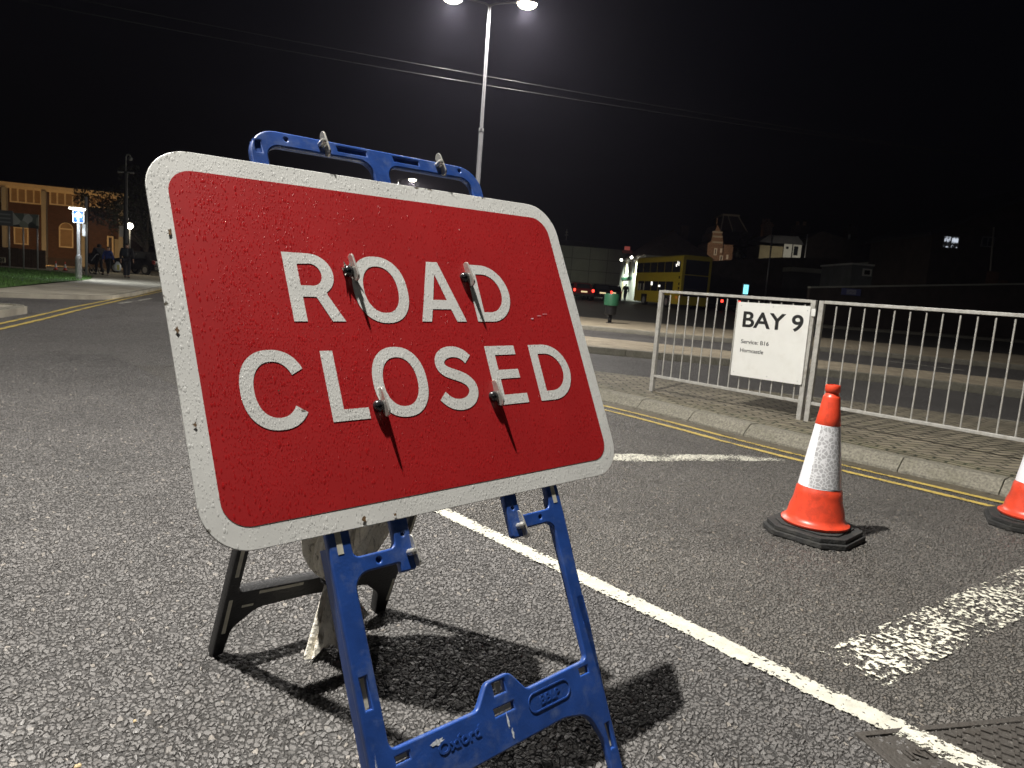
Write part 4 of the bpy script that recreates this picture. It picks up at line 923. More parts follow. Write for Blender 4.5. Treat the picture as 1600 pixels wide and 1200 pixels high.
v = node(t, 'ShaderNodeTexVoronoi', Scale=2.6); t.links.new(tc.outputs['Object'], v.inputs['Vector']); sp_ = node(t, 'ShaderNodeSeparateColor'); t.links.new(v.outputs['Color'], sp_.inputs[0])
cr = t.nodes.new('ShaderNodeValToRGB'); cr.color_ramp.interpolation = 'CONSTANT'; t.links.new(sp_.outputs[0], cr.inputs[0])
cr.color_ramp.elements[0].color = (0.10, 0.11, 0.10, 1); cr.color_ramp.elements[1].position = 0.35; cr.color_ramp.elements[1].color = (0.45, 0.46, 0.39, 1)
e = cr.color_ramp.elements.new(0.65); e.color = (0.2, 0.22, 0.19, 1); e = cr.color_ramp.elements.new(0.86); e.color = (0.7, 0.7, 0.66, 1); t.links.new(cr.outputs[0], p.inputs['Base Color'])
nb = facing('notice_boards', 36, 38, 'pair of grey notice boards side by side on thin posts, far left', 'notice board', lift=0.1)
r1 = wrect(nb, -24, 328, 20.5, 352); r2 = wrect(nb, 21, 334, 61, 356)
p1 = slab(nb, 'board', r1, -0.03, 0.0, mat('dark_board', (0.2, 0.205, 0.21), 0.6), None, 0.006); slab(nb, 'picture_board', r2, -0.03, 0.0, M_PIC, None, 0.006)
bm = BM()
for k in range(3): zz = r1[3] - (r1[3]-r1[2]) * (0.25 + 0.25 * k); b0(bm, r1[0]+.1, r1[1]-.12, -0.034, -0.031, zz - 0.04, zz + 0.03)
obj('text_lines', bm, mat('pale_print', (0.42, 0.44, 0.44), 0.6), p1)
for px in (-8, 14, 36, 58):
    x = W(nb, px, 400)[0]; bm = BM(); tube(bm, [(x, 0.04, -0.1), (x, 0.04, r2[3] - 0.1)], 0.038, 8); obj('post', bm, M_STEEL, nb, True)

# ------------------------------------------------------------------ blue arrow sign with its own lamp
ks = facing('arrow_sign', 123, 28.7, 'square blue sign with a white ahead arrow on a bright post', 'traffic sign', lift=0.1)
M_BSIGN = mat('blue_sheeting', (0.02, 0.09, 0.48), 0.4); M_WSIGN = glow('white_glow_sheeting', (0.85, 0.93, 1.0), 0.3)  # lamp light on the sign face put in as a weak glow
M_BLIT = glow('blue_glow_sheeting', (0.015, 0.07, 0.45), 0.3)
M_POLEW = mat('white_post', (0.75, 0.77, 0.80), 0.5)
x0, x1, z0, z1 = wrect(ks, 115.2, 328.5, 132.8, 348.5)
rs = shape([roundpoly(rect(x0, x1, z0, z1), 0.04)], 0.02); rs.transform(Matrix.Translation((0, -0.06, 0)) @ Matrix.Rotation(R(90), 4, 'X')); sf = obj('sign_face', rs, M_WSIGN, ks)
rs = shape([roundpoly(rect(x0+.03, x1-.03, z0+.03, z1-.03), 0.03)], 0.004); rs.transform(Matrix.Translation((0, -0.0745, 0)) @ Matrix.Rotation(R(90), 4, 'X')); obj('blue_field', rs, M_BLIT, sf)
cx = (x0+x1)/2; hh = z1 - z0
ar = [(cx-.035, z0+.06*hh), (cx+.035, z0+.06*hh), (cx+.035, z0+.55*hh), (cx+.13, z0+.42*hh), (cx+.13, z0+.60*hh), (cx, z0+.88*hh), (cx-.13, z0+.60*hh), (cx-.13, z0+.42*hh), (cx-.035, z0+.55*hh)]
rs = shape([ar], 0.004); rs.transform(Matrix.Translation((0, -0.08, 0)) @ Matrix.Rotation(R(90), 4, 'X')); obj('arrow', rs, M_WSIGN, sf)
bm = BM(); b0(bm, x0 - 0.01, x1 + 0.02, -0.30, 0.02, z1 + 0.01, z1 + 0.075); obj('lamp_bar', bm, M_WHL, ks, False, 0.01)
zb_ = W(ks, 123, 404)[1]
bm = BM(); tube(bm, [(0, 0, zb_), (0, 0, z1 - 0.02)], [0.06, 0.05], 12); auto(obj('post', bm, M_POLEW, ks), 40)
bm = BM(); lathe(bm, [(0.115, -0.1), (0.115, zb_ - 0.05), (0.118, zb_), (0.09, zb_ + 0.13), (0.06, zb_ + 0.15)], 14); auto(obj('base_tube', bm, M_STEEL, ks), 40)
r = wrect(ks, 126.5, 350, 131.5, 368.5); slab(ks, 'side_plate', r, 0.08, 0.1, M_POLEW)
spot('sign_lamp_light', ks, (0, -0.36, z1 + 0.02), 120, (0.88, 0.95, 1.0), (0.0, 0.1, 0), ang=150)
spot('sign_lamp_light', ks, (0.15, 0.12, z1 + 0.02), 520, (0.88, 0.95, 1.0), (2.5, 1.5, 0), ang=140)
gp = facing('grey_post', 135, 34, 'plain thin grey post just right of the blue arrow sign', 'post', lift=0.1)
bm = BM(); tube(bm, [(0, 0, -0.1), (0, 0, W(gp, 135, 308)[1])], 0.06, 10); obj('pole', bm, M_STEEL, gp, True)

# CCTV column
cv = facing('camera_column', 196, 42, 'dark column with a dome camera on a hooked top', 'camera pole', lift=0.1)
zt_ = W(cv, 196, 268)[1]; zk = W(cv, 198, 241)[1]
bm = BM(); tube(bm, [(0, 0, -0.1), (0, 0, zt_)], [0.125, 0.105], 12); auto(obj('column', bm, M_DSTEEL, cv), 40)
bm = BM(); tube(bm, [(0.0, 0, zt_), (0.0, 0, zk - 0.15), (0.06, 0, zk - 0.03), (0.16, 0, zk), (0.24, 0, zk - 0.06), (0.26, 0, zk - 0.16)], 0.035, 8); obj('hook', bm, M_STEEL, cv, True)
bm = BM(); lathe(bm, [(0.0, -0.36), (0.08, -0.33), (0.11, -0.25), (0.11, -0.2), (0.06, -0.14)], 12, (0.26, 0, zk)); obj('dome_camera', bm, M_STEEL, cv, True)
bm = BM(); b0(bm, -0.42, 0.42, -0.03, 0.03, zt_ - 0.07, zt_)
for s in (-.42, -.3, .3, .42): ball(bm, (s, 0, zt_ - 0.05), 0.07, 1)
obj('spiked_collar', bm, M_STEEL, cv)

# lantern by the entrance, its notice plates
ln = facing('lantern_post', 202.5, 46, 'glowing lantern on a dark post behind the walking people', 'lantern', lift=0.1)
zl = W(ln, 202, 353)[1]
bm = BM(); tube(bm, [(0, 0, -0.1), (0, 0, zl - 0.2)], 0.06, 8); obj('post', bm, M_DSTEEL, ln, True)
bm = BM(); ball(bm, (0, 0, zl), 0.19, 2, (1, 1, 1.1)); obj('globe', bm, M_WHL, ln, True)
bm = BM(); lathe(bm, [(0.16, 0.16), (0.22, 0.2), (0.08, 0.3), (0, 0.34)], 10, (0, 0, zl)); obj('cap', bm, M_DSTEEL, ln)
L = bpy.data.lights.new('lantern_light', 'POINT'); L.energy = 90; L.color = (1.0, 0.86, 0.62); L.shadow_soft_size = 0.2
o = bpy.data.objects.new('lantern_light', L); COL.objects.link(o); o.parent = ln; o.location = (0.0, -0.35, zl)
np_ = facing('notice_post', 193, 45, 'white panel above a small red and white notice, left of the lantern', 'notice', lift=0.1)
bm = BM(); tube(bm, [(0.12, 0.03, -0.1), (0.12, 0.03, W(np_, 193, 353)[1])], 0.035, 8); obj('post', bm, M_DSTEEL, np_, True)
slab(np_, 'white_panel', wrect(np_, 186.5, 353, 193, 370), -0.02, 0.0, M_BOARD); r = wrect(np_, 193, 372, 199.5, 380)
slab(np_, 'notice', r, -0.03, -0.01, M_BOARD); slab(np_, 'red_band', (r[0], r[1], (r[2]+r[3])/2, r[3]), -0.034, -0.031, mat('red_notice', (0.5, 0.06, 0.05), 0.6))

# ------------------------------------------------------------------ people
def skin_mesh(pts, edges, rad, lev=2):
    me = bpy.data.meshes.new('tmp'); me.from_pydata([Vector(p) for p in pts], edges, []); me.update()
    o = bpy.data.objects.new('tmp', me); COL.objects.link(o)
    o.modifiers.new('Skin', 'SKIN'); s = o.modifiers.new('Subd', 'SUBSURF'); s.levels = lev
    bpy.context.view_layer.update()
    for i, sv in enumerate(me.skin_vertices[0].data):
        q = rad[i]; sv.radius = (q, q) if not isinstance(q, tuple) else q; sv.use_root = (i == 0)
    bpy.context.view_layer.update()
    out = bpy.data.meshes.new_from_object(o.evaluated_get(bpy.context.evaluated_depsgraph_get()))
    bpy.data.objects.remove(o); bpy.data.meshes.remove(me); return out
def person(px, py, D, h, label, turn=0.0, step=0.16, coat=M_COAT, legs=M_JEAN, shoes=M_DSHOE, arms='swing', hood=False, hair=M_HAIR, group=None, wide=1.0, lift=None):
    """a walking figure facing local +y"""
    base = gpt(px, D, 0.10 if lift is None else lift)
    root = empty('person', base, -TH + turn, label, 'person', group)
    k = h / 1.75; sw = 0.21 * wide
    J = {'pel': (0, 0, .95), 'wst': (0, .01, 1.12), 'chs': (0, .02, 1.36), 'nck': (0, .03, 1.50), 'hd0': (0, .05, 1.58), 'hd1': (0, .055, 1.70)}
    hipL, hipR = (-.095, 0, .92), (.095, 0, .92)
    kneL, kneR = (-.10, step * .75 + .03, .50), (.10, -step * .2 + .04, .50)
    ankL, ankR = (-.10, step, .09), (.10, -step * 1.2, .11)
    toeL, toeR = (-.11, step + .15, .03), (.11, -step * 1.2 + .14, .03)
    shL, shR = (-sw, .02, 1.42), (sw, .02, 1.42)
    if arms == 'push': elL, elR, wrL, wrR = (-sw - .03, .12, 1.16), (sw + .03, .12, 1.16), (-sw + .02, .38, 1.08), (sw - .02, .38, 1.08)
    elif arms == 'carry': elL, elR, wrL, wrR = (-sw - .05, -.02, 1.15), (sw + .05, -.02, 1.15), (-sw - .06, .02, .88), (sw + .03, .10, .93)
    else: elL, elR, wrL, wrR = (-sw - .05, -.08, 1.15), (sw + .05, .06, 1.15), (-sw - .04, -.10, .90), (sw + .03, .18, .93)
    def hand(w_, s): return [(w_[0] + s * .005, w_[1] + .02, w_[2] - .08)], [(w_[0] + f * .012, w_[1] + .03 + abs(f) * .004, w_[2] - .165 + abs(f - .5) * .012) for f in (-1.5, -.5, .5, 1.5)], [(w_[0] - s * .03, w_[1] + .045, w_[2] - .10)]
    P = [J['pel'], J['wst'], J['chs'], J['nck'], J['hd0'], J['hd1'], shL, elL, wrL, shR, elR, wrR, hipL, kneL, ankL, toeL, hipR, kneR, ankR, toeR]
    Ed = [(0,1),(1,2),(2,3),(3,4),(4,5),(2,6),(6,7),(7,8),(2,9),(9,10),(10,11),(0,12),(12,13),(13,14),(14,15),(0,16),(16,17),(17,18),(18,19)]
    rd = [.12, .115, .13, .055, .085, .085, .06, .045, .032, .06, .045, .032, .085, .06, .042, .035, .085, .06, .042, .035]
    for w_, s, wi in ((wrL, -1, 8), (wrR, 1, 11)):
        pm, fg, th = hand(w_, s); b_ = len(P); P += pm; rd.append((.038, .02)); Ed.append((wi, b_))
        for q in fg: P.append(q); rd.append(.009); Ed.append((b_, len(P) - 1))
        P += th; rd.append(.010); Ed.append((b_, len(P) - 1))
    sc = lambda L_: [Vector(q) * k for q in L_]
    obj('body', skin_mesh(sc(P), Ed, [tuple(a * k for a in q) if isinstance(q, tuple) else q * k for q in rd]), M_SKIN, root, True)
    cP = [(0, 0, .86), J['wst'], J['chs'], (0, .03, 1.475), shL, elL, (wrL[0], wrL[1], wrL[2] + .03), shR, elR, (wrR[0], wrR[1], wrR[2] + .03)]
    obj('coat', skin_mesh(sc(cP), [(0,1),(1,2),(2,3),(2,4),(4,5),(5,6),(2,7),(7,8),(8,9)], [q * k for q in (.175*wide, .165*wide, .175*wide, .085, .095, .072, .055, .095, .072, .055)]), coat, root, True)
    lP = [(0, 0, .93), hipL, kneL, ankL, hipR, kneR, ankR]
    obj('trousers', skin_mesh(sc(lP), [(0,1),(1,2),(2,3),(0,4),(4,5),(5,6)], [q * k for q in (.13, .105, .08, .062, .105, .08, .062)]), legs, root, True)
    for a_, t_ in ((ankL, toeL), (ankR, toeR)):
        obj('shoe', skin_mesh(sc([(a_[0], a_[1] - .05, .045), (a_[0], a_[1] + .03, .05), (t_[0], t_[1], .035)]), [(0,1),(1,2)], [q * k for q in (.05, .055, .042)]), shoes, root, True)
    if hood: obj('hood', skin_mesh(sc([(0, .0, 1.47), (0, .02, 1.60), (0, .03, 1.71)]), [(0,1),(1,2)], [q * k for q in (.12, .125, .10)]), coat, root, True)
    else: obj('hair', skin_mesh(sc([(0, .01, 1.62), (0, .025, 1.735)]), [(0,1)], [q * k for q in (.088, .085)]), hair, root, True)
    bm = BM(); tube(bm, [Vector((0, .135, 1.63)) * k, Vector((0, .165, 1.60)) * k], [.010 * k, .018 * k], 6)
    for s in (-1, 1): ball(bm, Vector((s * .033, .128, 1.645)) * k, .012 * k, 1)
    obj('face', bm, M_SKIN, root, True)
    return root
pA = person(198, 438, 36.0, 1.74, 'person in a dark coat with a backpack seen from behind, carrying a bag', 0.12, 0.06, arms='carry', wide=1.12)
bm = BM(); b0(bm, -0.16, 0.16, -0.34, -0.16, 1.06, 1.46); obj('backpack', bm, mat('dark_backpack', (0.015, 0.02, 0.03), 0.8), pA, False, 0.07, 4)
cbag = facing('carrier_bag', 183.5, 36.2, 'full white and yellow carrier bag hanging from a hand', 'carrier bag', lift=0.1)
bm = BM(); lathe(bm, [(0.10, 0.30), (0.17, 0.33), (0.19, 0.45), (0.17, 0.60), (0.10, 0.70), (0.05, 0.78)], 20, (0, 0, 0), lambda a, z: 1 + 0.10 * math.sin(5 * a + z * 9)); 
for v_ in bm.verts: v_.co.y *= 0.6
obj('bag', bm, mat('white_polythene', (0.62, 0.66, 0.68), 0.4), cbag, True)
bm = BM(); b0(bm, 0.02, 0.15, -0.105, -0.09, 0.36, 0.62); obj('yellow_print', bm, mat('yellow_polythene', (0.62, 0.58, 0.18), 0.4), cbag, False, 0.01)
person(168.5, 432, 37.5, 1.52, 'shorter person in a bright blue jacket between the two dark figures', -0.2, 0.12, M_BLUEJ, M_JEAN, M_SHOE)
person(155.5, 430, 38.2, 1.66, 'hooded person in black pushing a pushchair', 1.2, 0.14, M_COAT, M_COAT, M_DSHOE, 'push', True, wide=1.25)
pc = facing('pushchair', 144.5, 38.3, 'black pushchair with large wheels pushed along the verge', 'pushchair', lift=0.11, turn=1.2)
bm = BM(); lathe(bm, [(0.02, 0.48), (0.24, 0.56), (0.30, 0.75), (0.28, 0.95), (0.14, 1.08), (0, 1.12)], 16); obj('seat', bm, M_COAT, pc, True)
bm = BM(); tube(bm, [(-0.2, -0.55, 1.05), (-0.2, 0.3, 0.25)], 0.018, 6); tube(bm, [(0.2, -0.55, 1.05), (0.2, 0.3, 0.25)], 0.018, 6); tube(bm, [(-0.2, -0.55, 1.05), (0.2, -0.55, 1.05)], 0.02, 6); tube(bm, [(-0.2, -0.3, 0.2), (-0.2, 0.1, 0.6)], 0.018, 6); tube(bm, [(0.2, -0.3, 0.2), (0.2, 0.1, 0.6)], 0.018, 6); obj('chassis', bm, M_STEEL, pc, True)
for (x, y, r_) in ((-.28, -.3, .2), (.28, -.3, .2), (-.22, .32, .16), (.22, .32, .16)):
    bm = BM(); bmesh.ops.create_cone(bm, cap_ends=False, segments=18, radius1=r_, radius2=r_, depth=0.05, matrix=Matrix.Translation((x, y, r_)) @ Matrix.Rotation(R(90), 4, 'Y')); bmesh.ops.create_cone(bm, cap_ends=True, segments=10, radius1=r_*.35, radius2=r_*.35, depth=0.03, matrix=Matrix.Translation((x, y, r_)) @ Matrix.Rotation(R(90), 4, 'Y')); obj('wheel', bm, M_TYRE, pc)

# small cones on the verge
sc1 = make_cone(gpt(87.5, 40, 0.11), 0.3, 'left of the two tiny cones standing by the brick building'); sc1.scale = (0.62, 0.62, 0.68)
sc2 = copy_tree(sc1); sc2.location = gpt(102, 40.3, 0.11); sc2['label'] = 'right of the two tiny cones standing by the brick building'
for c_ in (sc1, sc2): c_['group'] = 'small cones on the verge'

# ------------------------------------------------------------------ trees
def tree(px, D, crown, n, label, leaf, lift=0.0, trunk=0.16, ls=0.16, seed=1):
    rnd = random.Random(seed); root = facing('tree', px, D, label, 'tree', lift=lift)
    cs = [(W(root, a, b_, off)[0], off, W(root, a, b_, off)[1], rad * D / FPX) for a, b_, rad, off in crown]
    top = max(c_[2] for c_ in cs)
    bm = BM(); zt = min(c_[2] - c_[3] * 0.3 for c_ in cs)
    tube(bm, [(0, 0, -0.2), (0.03, 0, 0.5), (-0.05, 0.05, max(1.0, zt * 0.7)), (0.05, 0, max(1.6, zt))], [trunk * 1.35, trunk, trunk * 0.85, trunk * 0.7], 9)
    for c_ in cs:
        p0 = Vector((0, 0, max(0.9, zt * 0.75))); p1 = Vector(c_[:3]); tube(bm, [p0, p0.lerp(p1, .5) + Vector((0, 0, .15)), p1], [trunk * .5, trunk * .3, trunk * .08], 6)
    obj('trunk', bm, M_BARK, root, True)
    bm = BM(); tot = sum(c_[3] ** 2 for c_ in cs)
    for c_ in cs:
        for _ in range(int(n * c_[3] ** 2 / tot)):
            d = Vector((rnd.gauss(0, 1), rnd.gauss(0, 1), rnd.gauss(0, 1))).normalized() * c_[3] * rnd.random() ** 0.45
            # clump leaves along twigs
            q = Vector(c_[:3]) + d + Vector((math.sin(d.x * 9), math.cos(d.z * 8), math.sin(d.y * 7))) * 0.12 * c_[3]
            a = Vector((rnd.gauss(0, 1), rnd.gauss(0, 1), rnd.gauss(0, .6))).normalized() * ls * rnd.uniform(.6, 1.3); b_ = a.cross(Vector((rnd.gauss(0, 1), rnd.gauss(0, 1), rnd.gauss(0, 1)))).normalized() * ls * .45
            face(bm, [q - a, q + b_, q + a, q - b_])
    obj('crown', bm, leaf, root)
    return root
tree(228, 50, ((205, 312, 30, 0), (185, 340, 26, -.8), (165, 318, 24, .8), (222, 345, 28, .4), (150, 335, 16, 0), (128, 306, 15, -.6), (205, 275, 20, .5), (235, 300, 26, -.3), (230, 372, 14, .2)), 4600, 'dark leafy tree overhanging the footway at the left', M_LEAF, 0.1, 0.2, 0.12, 3)

# ------------------------------------------------------------------ vehicles
def wheel(bm_parent, x, y, r, wdt, name='wheel'):
    bm = BM(); bmesh.ops.create_cone(bm, cap_ends=True, segments=20, radius1=r, radius2=r, depth=wdt, matrix=Matrix.Translation((x, y, r)) @ Matrix.Rotation(R(90), 4, 'Y'))
    wv = obj(name, bm, M_TYRE, bm_parent, False, 0.02)
    bm = BM(); bmesh.ops.create_cone(bm, cap_ends=True, segments=14, radius1=r*.6, radius2=r*.6, depth=wdt + 0.02, matrix=Matrix.Translation((x, y, r)) @ Matrix.Rotation(R(90), 4, 'Y')); obj('rim', bm, M_STEEL, wv)
def car(px, D, turn, paint, label, lights='tail', lift=0.0, plate=True):
    """hatchback, rear towards local -y"""
    root = facing('parked_car', px, D, label, 'car', 'cars parked along the far side', lift, turn)
    prof = [(-2.0, .35), (-2.05, .60), (-1.98, .92), (-1.75, .98), (-1.45, 1.40), (-0.9, 1.47), (0.1, 1.44), (0.85, 1.0), (1.85, .86), (2.05, .62), (2.02, .33)]
    bm = BM(); rows = []
    for x, kx in ((-.86, .9), (-.84, 1.0), (0, 1.02), (.84, 1.0), (.86, .9)):
        rows.append([bm.verts.new((x * (1.0 if z < 1.0 else 0.80), y, (z if abs(x) < .85 else z * .97))) for y, z in prof])
    for a_, b_ in zip(rows, rows[1:]):
        for i in range(len(prof)): bm.faces.new((a_[i], a_[(i+1) % len(prof)], b_[(i+1) % len(prof)], b_[i]))
    bm.faces.new(rows[0]); bm.faces.new(list(reversed(rows[-1])))
    auto(obj('body', bm, paint, root), 50)
    bm = BM(); face(bm, [(-.62, -1.775, 1.02), (.62, -1.775, 1.02), (.56, -1.50, 1.38), (-.56, -1.50, 1.38)]); obj('rear_window', bm, M_GLASSD, root)
    bm = BM(); face(bm, [(-.62, .86, 1.03), (.62, .86, 1.03), (.56, .20, 1.40), (-.56, .20, 1.40)]); obj('windscreen', bm, M_GLASSD, root)
    for s in (-1, 1):
        bm = BM(); prism_xz(bm, [(0, 0)] * 0 or [(-1.3, 1.03), (.55, 1.03), (.05, 1.36), (-1.2, 1.36)], 0, .01); bmesh.ops.rotate(bm, verts=bm.verts[:], cent=(0, 0, 0), matrix=Matrix.Rotation(R(90), 3, 'Z'))
        for v_ in bm.verts: v_.co.x = s * (.868 - max(0, v_.co.z - 1.03) * .32) + (0.006 * s if v_.co.x < -.005 else 0)
        obj('side_window', bm, M_GLASSD, root)
        bm = BM(); b0(bm, s*.80 - .10, s*.80 + .04, -2.06, -1.9, .72, .95); obj('tail_light', bm, M_REDL if lights == 'tail' else M_REDPAINT, root, False, 0.02)
        bm = BM(); b0(bm, s*.68 - .14, s*.68 + .14, 1.9, 2.06, .62, .78); obj('headlight', bm, M_WHL if lights == 'head' else M_GLASSD, root, False, 0.03)
    for x in (-.78, .78):
        for y in (-1.3, 1.3): wheel(root, x, y, .32, .2)
    if plate: bm = BM(); b0(bm, -.27, .27, -2.075, -2.05, .66, .78); obj('number_plate', bm, glow('lit_plate', (1.0, .8, .45), 0.8), root)
    bm = BM(); b0(bm, -.84, .84, -2.09, -1.97, .34, .55); obj('bumper', bm, M_DSTEEL, root, False, 0.03)
    return root
car(905, 64, R(8), M_REDPAINT, 'red car with glowing tail lights, nearest the sign edge')
car(936, 65, R(4), M_DKPAINT, 'black car with orange glowing lamps, between the red car and the bin')
car(957, 74, R(-4), M_DKPAINT, 'dark car mostly hidden behind the green litter bin', 'off')
car(1127, 63, R(12), M_DKPAINT, 'dark car beside the yellow bus showing one red tail light', 'tail', plate=False)
dcar = car(220, 47, R(70), M_DKPAINT, 'dark car with a bright lamp behind the people at the left', 'head', 0.1, False); dcar['group'] = 'cars by the brick building'

bus = facing('double_deck_bus', 1086, 57, 'yellow double-deck bus seen from behind at the bus station', 'bus', turn=R(12.5))
HB, WB, LB = 4.22, 2.5, 9.6
bo = roundpoly(rect(-WB/2, WB/2, 0.32, HB), [0.1, 0.1, 0.22, 0.22], 5)
bm = BM(); prism_xz(bm, bo, 0.0, LB); obj('body', bm, M_YELLOW, bus, False, 0.05, 2)
def bface(name, x0, x1, z0, z1, m, d=0.012):
    bm = BM(); b0(bm, x0, x1, -d, 0.0, z0, z1); return obj(name, bm, m, bus, False, 0.006)
bface('rear_window', -0.98, 1.02, 2.72, 3.86, M_GLASSD); bface('rear_panel', -1.0, 1.03, 1.0, 2.66, M_NAVY)
bface('engine_grille', -0.86, 0.86, 1.15, 1.62, mat('grille', (0.03, 0.032, 0.04), 0.5, bump=0.8, bscale=40), 0.03)
def bside(name, y0, y1, z0, z1, m, s=-1, d=0.012):
    bm = BM(); x = s * WB / 2; b0(bm, min(x, x + s * d), max(x, x + s * d), y0, y1, z0, z1); return obj(name, bm, m, bus, False, 0.004)
for s in (-1, 1):
    for i in range(6): bside('upper_window', 0.35 + i * 1.52, 0.35 + i * 1.52 + 1.44, 2.86, 3.72, M_GLASSD, s)
    for i in range(5): bside('lower_window', 1.4 + i * 1.5, 1.4 + i * 1.5 + 1.40, 1.30, 2.12, M_GLASSD, s)
    for y in (2.4, 7.2): wheel(bus, s * 1.12, y, .48, .3)
    bface('tail_light', s * 1.14 - .06, s * 1.14 + .06, 0.95, 1.25, M_REDPAINT, 0.03)
    bside('wheel_arch', 1.75, 3.05, 0.32, 1.02, M_DKPAINT, s, 0.008); bside('wheel_arch', 6.55, 7.85, 0.32, 1.02, M_DKPAINT, s, 0.008)
for y, z in ((0.2, 1.5), (0.2, 1.85), (0.25, 2.35)): bside('vent', y, y + .22, z, z + .2, M_DKPAINT, -1, 0.01)
M_WINGLOW = glow('window_glow', (1.0, 0.97, 0.88), 1.6)
for y, z, dy, dz in ((5.55, 1.78, .34, .3), (3.9, 1.66, .38, .16), (1.0, 3.30, .18, .22), (0.6, 3.36, .12, .3), (0.85, 3.42, .1, .3)): bside('window_glow', y, y + dy, z, z + dz, M_WINGLOW, -1, 0.016)  # bright spots in the windows put in as glowing patches on the glass
for y in (8.6, 8.1, 7.3): bside('seat_back', y, y + .3, 1.32, 1.9, M_CONC, -1, 0.014)
person(978, 474, 68, 1.75, 'person in black walking by the lit doorway left of the bus', 2.6, 0.16, M_COAT, M_JEAN, M_SHOE, lift=0.0)

# ------------------------------------------------------------------ litter bin on the far island
bn = facing('litter_bin', 957.5, 25.3, 'round litter bin with a green top on a post', 'litter bin', lift=0.12)
zt = W(bn, 957, 459.5)[1]; zm = W(bn, 957, 477.5)[1]; zl_ = W(bn, 957, 492.5)[1]
bm = BM(); lathe(bm, [(0.17, zl_), (0.20, zl_ + 0.03), (0.215, zm + 0.02)], 24); auto(obj('bucket', bm, M_BLACKP, bn), 40)
bm = BM(); lathe(bm, [(0.225, zm), (0.262, zm + 0.005), (0.262, zt - 0.03), (0.25, zt), (0.16, zt + 0.012), (0.14, zt - 0.02), (0.13, zm + 0.1)], 24); auto(obj('hood', bm, mat('green_plastic', (0.03, 0.13, 0.065), 0.4, vary=0.15, vscale=6), bn), 40)
bm = BM(); tube(bm, [(0, 0, 0), (0, 0, zl_)], 0.07, 12); obj('post', bm, M_BLACKP, bn, True)
bm = BM(); lathe(bm, [(0.13, 0), (0.13, 0.02), (0.07, 0.03)], 14); obj('foot', bm, M_BLACKP, bn)

# lit information totem
tt = facing('information_totem', 1165, 33, 'slim cyan lit display standing beyond the guardrail', 'display')
bm = BM(); b0(bm, -0.13, 0.13, 0.0, 0.1, 0.0, W(tt, 1165, 443)[1]); obj('casing', bm, M_DSTEEL, tt, False, 0.02)
M_CY = glow('cyan_screen', (0.25, 0.80, 0.95), 1.5)
r = wrect(tt, 1161.5, 445, 1169, 459.5); scr = slab(tt, 'screen', r, -0.02, -0.001, M_CY, None, 0.003); bm = BM()
for k in range(4): b0(bm, r[0]+.09, r[0]+.13, -0.024, -0.021, r[3] - .09 - k * .09, r[3] - .06 - k * .09)
obj('text_marks', bm, M_NAVY, scr); r = wrect(tt, 1160, 461.5, 1167, 466); slab(tt, 'lower_screen', r, -0.02, -0.001, M_CY, None, 0.003)

# ------------------------------------------------------------------ bus station surroundings
cb = facing('concrete_building', 915, 99, 'blank grey concrete-panelled building behind the parked cars', 'building', turn=R(3))
r = wrect(cb, 780, 383, 976, 455); bm = BM(); zt = r[3]; b0(bm, r[0], r[1], 0, 14, -0.5, zt); obj('wall', bm, M_CONC, cb)
bm = BM()
for k in range(1, 4): b0(bm, r[0], r[1], -0.012, -0.001, zt * k / 4 - 0.03, zt * k / 4 + 0.03)
for k in range(1, 7): x = r[0] + (r[1]-r[0]) * k / 7; b0(bm, x - .03, x + .03, -0.011, -0.0005, -0.4, zt - .05)
obj('panel_joints', bm, mat('joint', (0.12, 0.12, 0.11), 0.9), cb)
a_, b_ = W(cb, 860, 376, 8), W(cb, 935, 390, 8); bm = BM(); prism_xz(bm, [(a_[0] - 3, zt), (a_[0] - 2, a_[1]), (W(cb, 905, 380, 8)[0], W(cb, 905, 380, 8)[1]), (b_[0], zt)], 4, 12); obj('roof', bm, M_SLATE, cb)
x, z = W(cb, 886, 358, 6); bm = BM(); tube(bm, [(x, 6, zt), (x, 6, z)], 0.06, 6); b0(bm, x - .25, x + .25, 5.95, 6.05, z - .9, z - .75); b0(bm, x - .18, x + .18, 5.95, 6.05, z - .5, z - .35); obj('aerial', bm, M_STEEL, cb)
pb = facing('public_house', 1004, 76, 'hip-roofed corner building with a floodlit white side behind the bus', 'building', turn=R(0.5))
rw = W(pb, 1112, 400)[0]; ze = W(pb, 1010, 398)[1]; DP = 17
bm = BM(); b0(bm, 0, rw, 0, DP, -0.6, ze); obj('wall', bm, M_WHITE, pb)
zr = W(pb, 1070, 362, 4)[1]
bm = BM(); V = [(-.3, -.3, ze), (rw + .3, -.3, ze), (rw + .3, DP, ze), (-.3, DP, ze), (rw * .52, 4.5, zr), (rw * .52, DP - 3, zr)]
vs = [bm.verts.new(q) for q in V]
for f in ((0, 1, 4), (1, 2, 5, 4), (2, 3, 5), (3, 0, 4, 5), (3, 2, 1, 0)): bm.faces.new([vs[i] for i in f])
rf_ = obj('roof', bm, mat('brown_tiles', (0.2, 0.145, 0.12), 0.75, vary=0.2, vscale=2, bump=0.4, bscale=14), pb)
x, z = W(pb, 1070, 353, 4.6)[0], W(pb, 1070, 353, 4.6)[1]; bm = BM(); b0(bm, x - .38, x + .38, 4.2, 5.0, zr - .8, z); obj('chimney', bm, M_BRICKO, rf_)
x = W(pb, 1052, 362, 9)[0]; bm = BM(); b0(bm, x - .3, x + .3, 8.6, 9.4, zr - .6, W(pb, 1052, 361, 9)[1]); tube(bm, [(x, 9, zr), (x, 9, W(pb, 1052, 358, 9)[1])], .12, 6); obj('chimney', bm, M_BRICKO, rf_)
